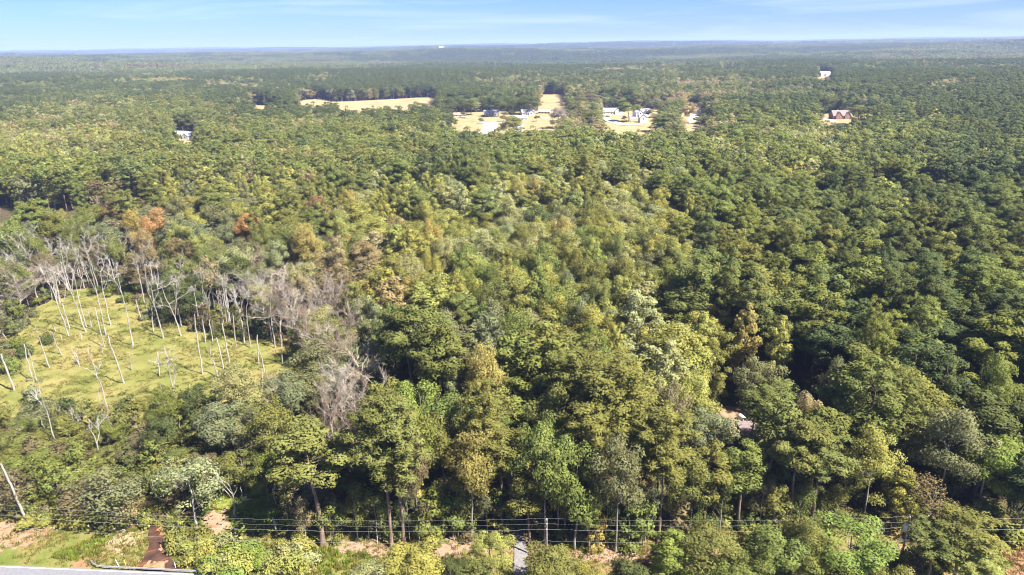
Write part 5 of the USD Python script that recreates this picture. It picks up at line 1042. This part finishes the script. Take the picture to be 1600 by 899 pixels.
def house(px, py, wpx, wall, roof, label, depth=9.0, h=3.0, rise=2.6, yaw=0.0, wings=(), chimney=False, z=None, garage=True, name='house', d=None):
    p = at(px, py); dist = pix(p)[2]
    if d: r_ = ray(px, py); p = EYE + r_ * (d / math.hypot(r_[0], r_[1])); dist = pix(p)[2]
    w = wpx * 1.12 / F * dist; t = thing(name, (p[0], p[1], p[2] - 0.3), yaw); x0, x1 = -w / 2, w / 2
    wl = obj('wall', box(x0, x1, -depth / 2, depth / 2, 0, h + 0.3), WALL[wall], t)
    rf = obj('roof', gable(x0, x1, -depth / 2, depth / 2, h + 0.3, rise), ROOF[roof], t)
    for s in (x0, x1): obj('gable_wall', tri_wall(-depth / 2, depth / 2, s + (0.07 if s < 0 else -0.07), h + 0.31, rise - 0.1, 'x'), WALL[wall], t)
    floors = [1.0] if h < 4 else [1.0, 3.9]
    n = max(2, int(w / 3.2))
    for zf in floors:
        for k in range(n):
            x = x0 + w * (k + 0.5) / n
            if zf == 1.0 and k == n // 2:
                obj('door', box(x - 0.55, x + 0.55, -depth / 2 - 0.05, -depth / 2 + 0.02, 0.3, 2.5), door_m, t); continue
            f = obj('window', box(x - 0.65, x + 0.65, -depth / 2 - 0.05, -depth / 2 + 0.02, 0.3 + zf, 0.3 + zf + 1.45), plast['white'], t)
            obj('pane', box(x - 0.55, x + 0.55, -depth / 2 - 0.075, -depth / 2 - 0.045, 0.4 + zf, 0.2 + zf + 1.45), pane, f)
    for (c, ww, out, hh, rr) in wings:                          # front gables
        a, b = c * w - ww / 2, c * w + ww / 2; y = -depth / 2 - out
        obj('wing_wall', box(a, b, y, -depth / 2 + 1.0, 0, hh + 0.3), WALL[wall], t)
        obj('gable_wall', tri_wall(a, b, y + 0.07, hh + 0.31, rr - 0.1), WALL[wall], t)
        obj('wing_roof', gable(a, b, y, 0.5, hh + 0.3, rr, 'y', 0.35), ROOF[roof], t)
        f = obj('window', box((a + b) / 2 - 0.8, (a + b) / 2 + 0.8, y - 0.05, y + 0.02, hh - 1.5, hh), plast['white'], t)
        obj('pane', box((a + b) / 2 - 0.68, (a + b) / 2 + 0.68, y - 0.075, y - 0.045, hh - 1.4, hh - 0.1), pane, f)
    if garage: obj('garage_door', box(x1 - 4.4, x1 - 0.8, -depth / 2 - 0.09, -depth / 2 - 0.03, 0.3, 2.6), simple('garage_paint_' + str(len(used)), (0.6, 0.6, 0.58)), t)
    if chimney: obj('chimney', box(x0 + w * 0.3, x0 + w * 0.3 + 0.9, 0.3, 1.2, h + rise * 0.5, h + rise + 1.3), WALL['brick'], rf)
    tag(t, label, 'house' if name == 'house' else name)
house(768, 181, 20, 'white', 'pale', 'white house with a pale grey roof, alone at the head of a broad driveway', wings=[(-0.3, 4.5, 1.5, 2.8, 2.2), (0.28, 4.5, 1.0, 3.0, 2.4)], rise=3.0, garage=False)
house(824, 180, 18, 'white', 'grey', 'white house with a dark grey roof and a round tree at its left corner', yaw=0.25, rise=3.4, wings=[(0.2, 5, 1.2, 3.0, 2.8)])
house(812, 188, 22, 'grey', 'pale', 'long low house with a pale grey roof in front of the dark roofed one', yaw=-0.15, h=2.6, rise=2.0)
house(716, 183, 20, 'tan', 'tan', 'low house with a tan roof half hidden by trees, leftmost of the village', h=2.5, rise=2.0, yaw=0.1)
house(851, 178, 17, 'tan', 'tan', 'pinkish tan roofed low building beside the purple tree', h=2.6, rise=2.2, yaw=-0.2, garage=False)
house(811, 206, 11, 'white', 'pale', 'small pale shed roof showing above the near treetops', depth=5, h=4.4, rise=1.4, garage=False, name='shed')
house(957, 179, 28, 'white', 'grey', 'wide white house with a grey roof and a big front gable on a tan lawn', depth=10, h=3.2, rise=3.6, wings=[(0.28, 8.5, 1.5, 4.2, 3.4)], garage=False)
house(1002, 183, 21, 'white', 'grey', 'largest white house, two storeys with several gables', depth=10, h=5.4, rise=3.0, yaw=0.2, wings=[(0.25, 6, 2, 5.2, 2.8), (-0.22, 4, 1, 5.2, 2.0)])
house(1004, 192, 11, 'white', 'grey', 'white two storey gabled wing standing in front of the largest white house', depth=7, h=5.4, rise=2.6, wings=[(0.0, 6.5, 1.5, 5.2, 2.8)], garage=False)
house(1058, 178, 16, 'tan', 'grey', 'house with a rounded looking grey roof behind the big olive tree', h=3.0, rise=3.0, yaw=-0.25)
house(1098, 178, 12, 'grey', 'grey', 'small grey roofed house at the right end of the village', h=2.8, rise=2.4, yaw=0.3, garage=False)
house(1312, 186, 25, 'brick', 'brown', 'large brick house with steep brown front gables at the foot of dark trees', depth=11, h=3.6, rise=5.0, wings=[(-0.22, 6.0, 1.5, 3.6, 3.8), (0.28, 6.0, 1.0, 3.4, 3.6)], garage=False, chimney=True)
house(1228, 191, 11, 'white', 'pale', 'small white roofed outbuilding left of the brick house', depth=6, h=3.4, rise=1.8, garage=False, name='shed')
house(1360, 184, 11, 'brick', 'rust', 'small rusty roofed outbuilding right of the brick house', depth=6, h=2.6, rise=1.8, garage=False, name='shed')
house(288, 217, 32, 'grey', 'pale', 'house with a long blue grey roof among trees on the left', depth=11, h=3.4, rise=3.2, yaw=-0.25, wings=[(0.3, 6, 1.0, 3.2, 2.6)])
house(633, 218, 16, 'white', 'pale', 'pale roofed building almost hidden in treetops below the dry field', depth=7, h=4.6, rise=1.6, yaw=0.1, garage=False, name='shed')
house(1288, 120, 13, 'white', 'pale', 'tall white house far off on the wooded ridge', depth=11, h=6.5, rise=3.6, wings=[(0.2, 8, 1.5, 6.5, 3.0)], garage=False)
house(1136, 107, 14, 'white', 'tan', 'long pale roofed building on the far ridge', depth=10, h=8.0, rise=2.5, garage=False)
house(1149, 101, 6, 'white', 'pale', 'small white house above the long pale roofed one on the far ridge', depth=9, h=11.0, rise=4.0, garage=False)
house(1202, 120, 6, 'brick', 'rust', 'small brown house end showing between trees on the far ridge', depth=9, h=11.0, rise=4.0, garage=False)
house(1239, 103, 4, 'white', 'pale', 'tiny white house farthest off on the right ridge', depth=9, h=11.0, rise=4.0, garage=False)
house(176, 142, 4, 'white', 'pale', 'tiny white house among the far trees on the left', depth=8, h=13.0, rise=3.0, garage=False)
house(5, 93, 14, 'white', 'pale', 'long white building far off at the left picture edge', depth=14, h=18.0, rise=3.0, garage=False)
house(690, 80, 6, 'white', 'pale', 'white building on the skyline above the dry field', depth=14, h=21.0, rise=5.0, garage=False, d=4300)
ct = thing('radio_mast', at(1053, 72) * [1, 1, 0] + [0, 0, -5]) if False else None
q = ray(1053, 66); q = EYE + q * (4300 / math.hypot(q[0], q[1])); zt = float(terrain(q[0], q[1]))
ct = thing('radio_mast', (q[0], q[1], zt))
for s in range(3):
    a0 = s * 2.094; obj('leg', tube([(2.2 * math.cos(a0), 2.2 * math.sin(a0), 0), (0.5 * math.cos(a0), 0.5 * math.sin(a0), q[2] - zt)], 0.4, 5), can_m, ct)
for k in range(5):
    zz = (q[2] - zt) * (k + 0.5) / 5; rr = 2.2 - 1.7 * (k + 0.5) / 5
    obj('brace', tube([(rr * math.cos(a), rr * math.sin(a), zz) for a in (0, 2.094, 4.189, 6.283)], 0.2, 4, False), can_m, ct)
tag(ct, 'thin grey radio mast standing above the trees on the skyline', 'mast')
# a car on the pale driveway
cp = at(949, 184.5); car = thing('parked_car', (cp[0], cp[1], cp[2] + 0.75), 0.3); paint = simple('dark_paint', (0.03, 0.035, 0.045), 0.25)
bd = np.array([(x, y, z) for y in (-0.9, 0.9) for x, z in ((-2.2, 0.35), (2.2, 0.35), (2.25, 0.8), (1.2, 0.95), (-2.0, 1.0), (-2.25, 0.8))]); n = 6
obj('body', trimesh.convex.convex_hull(bd), paint, car); obj('cabin', trimesh.convex.convex_hull(np.array([(x, y, z) for y in (-0.75, 0.75) for x, z in ((-1.8, 0.96), (1.1, 0.96), (0.4, 1.5), (-1.3, 1.5))])), pane, car)
for x in (-1.4, 1.4):
    for y in (-0.9, 0.9): obj('wheel', tube([(x, y - 0.1, 0.33), (x, y + 0.1, 0.33)], 0.33, 12), plast['black'], car)
tag(car, 'dark car parked on the pale driveway before the wide white house', 'car')
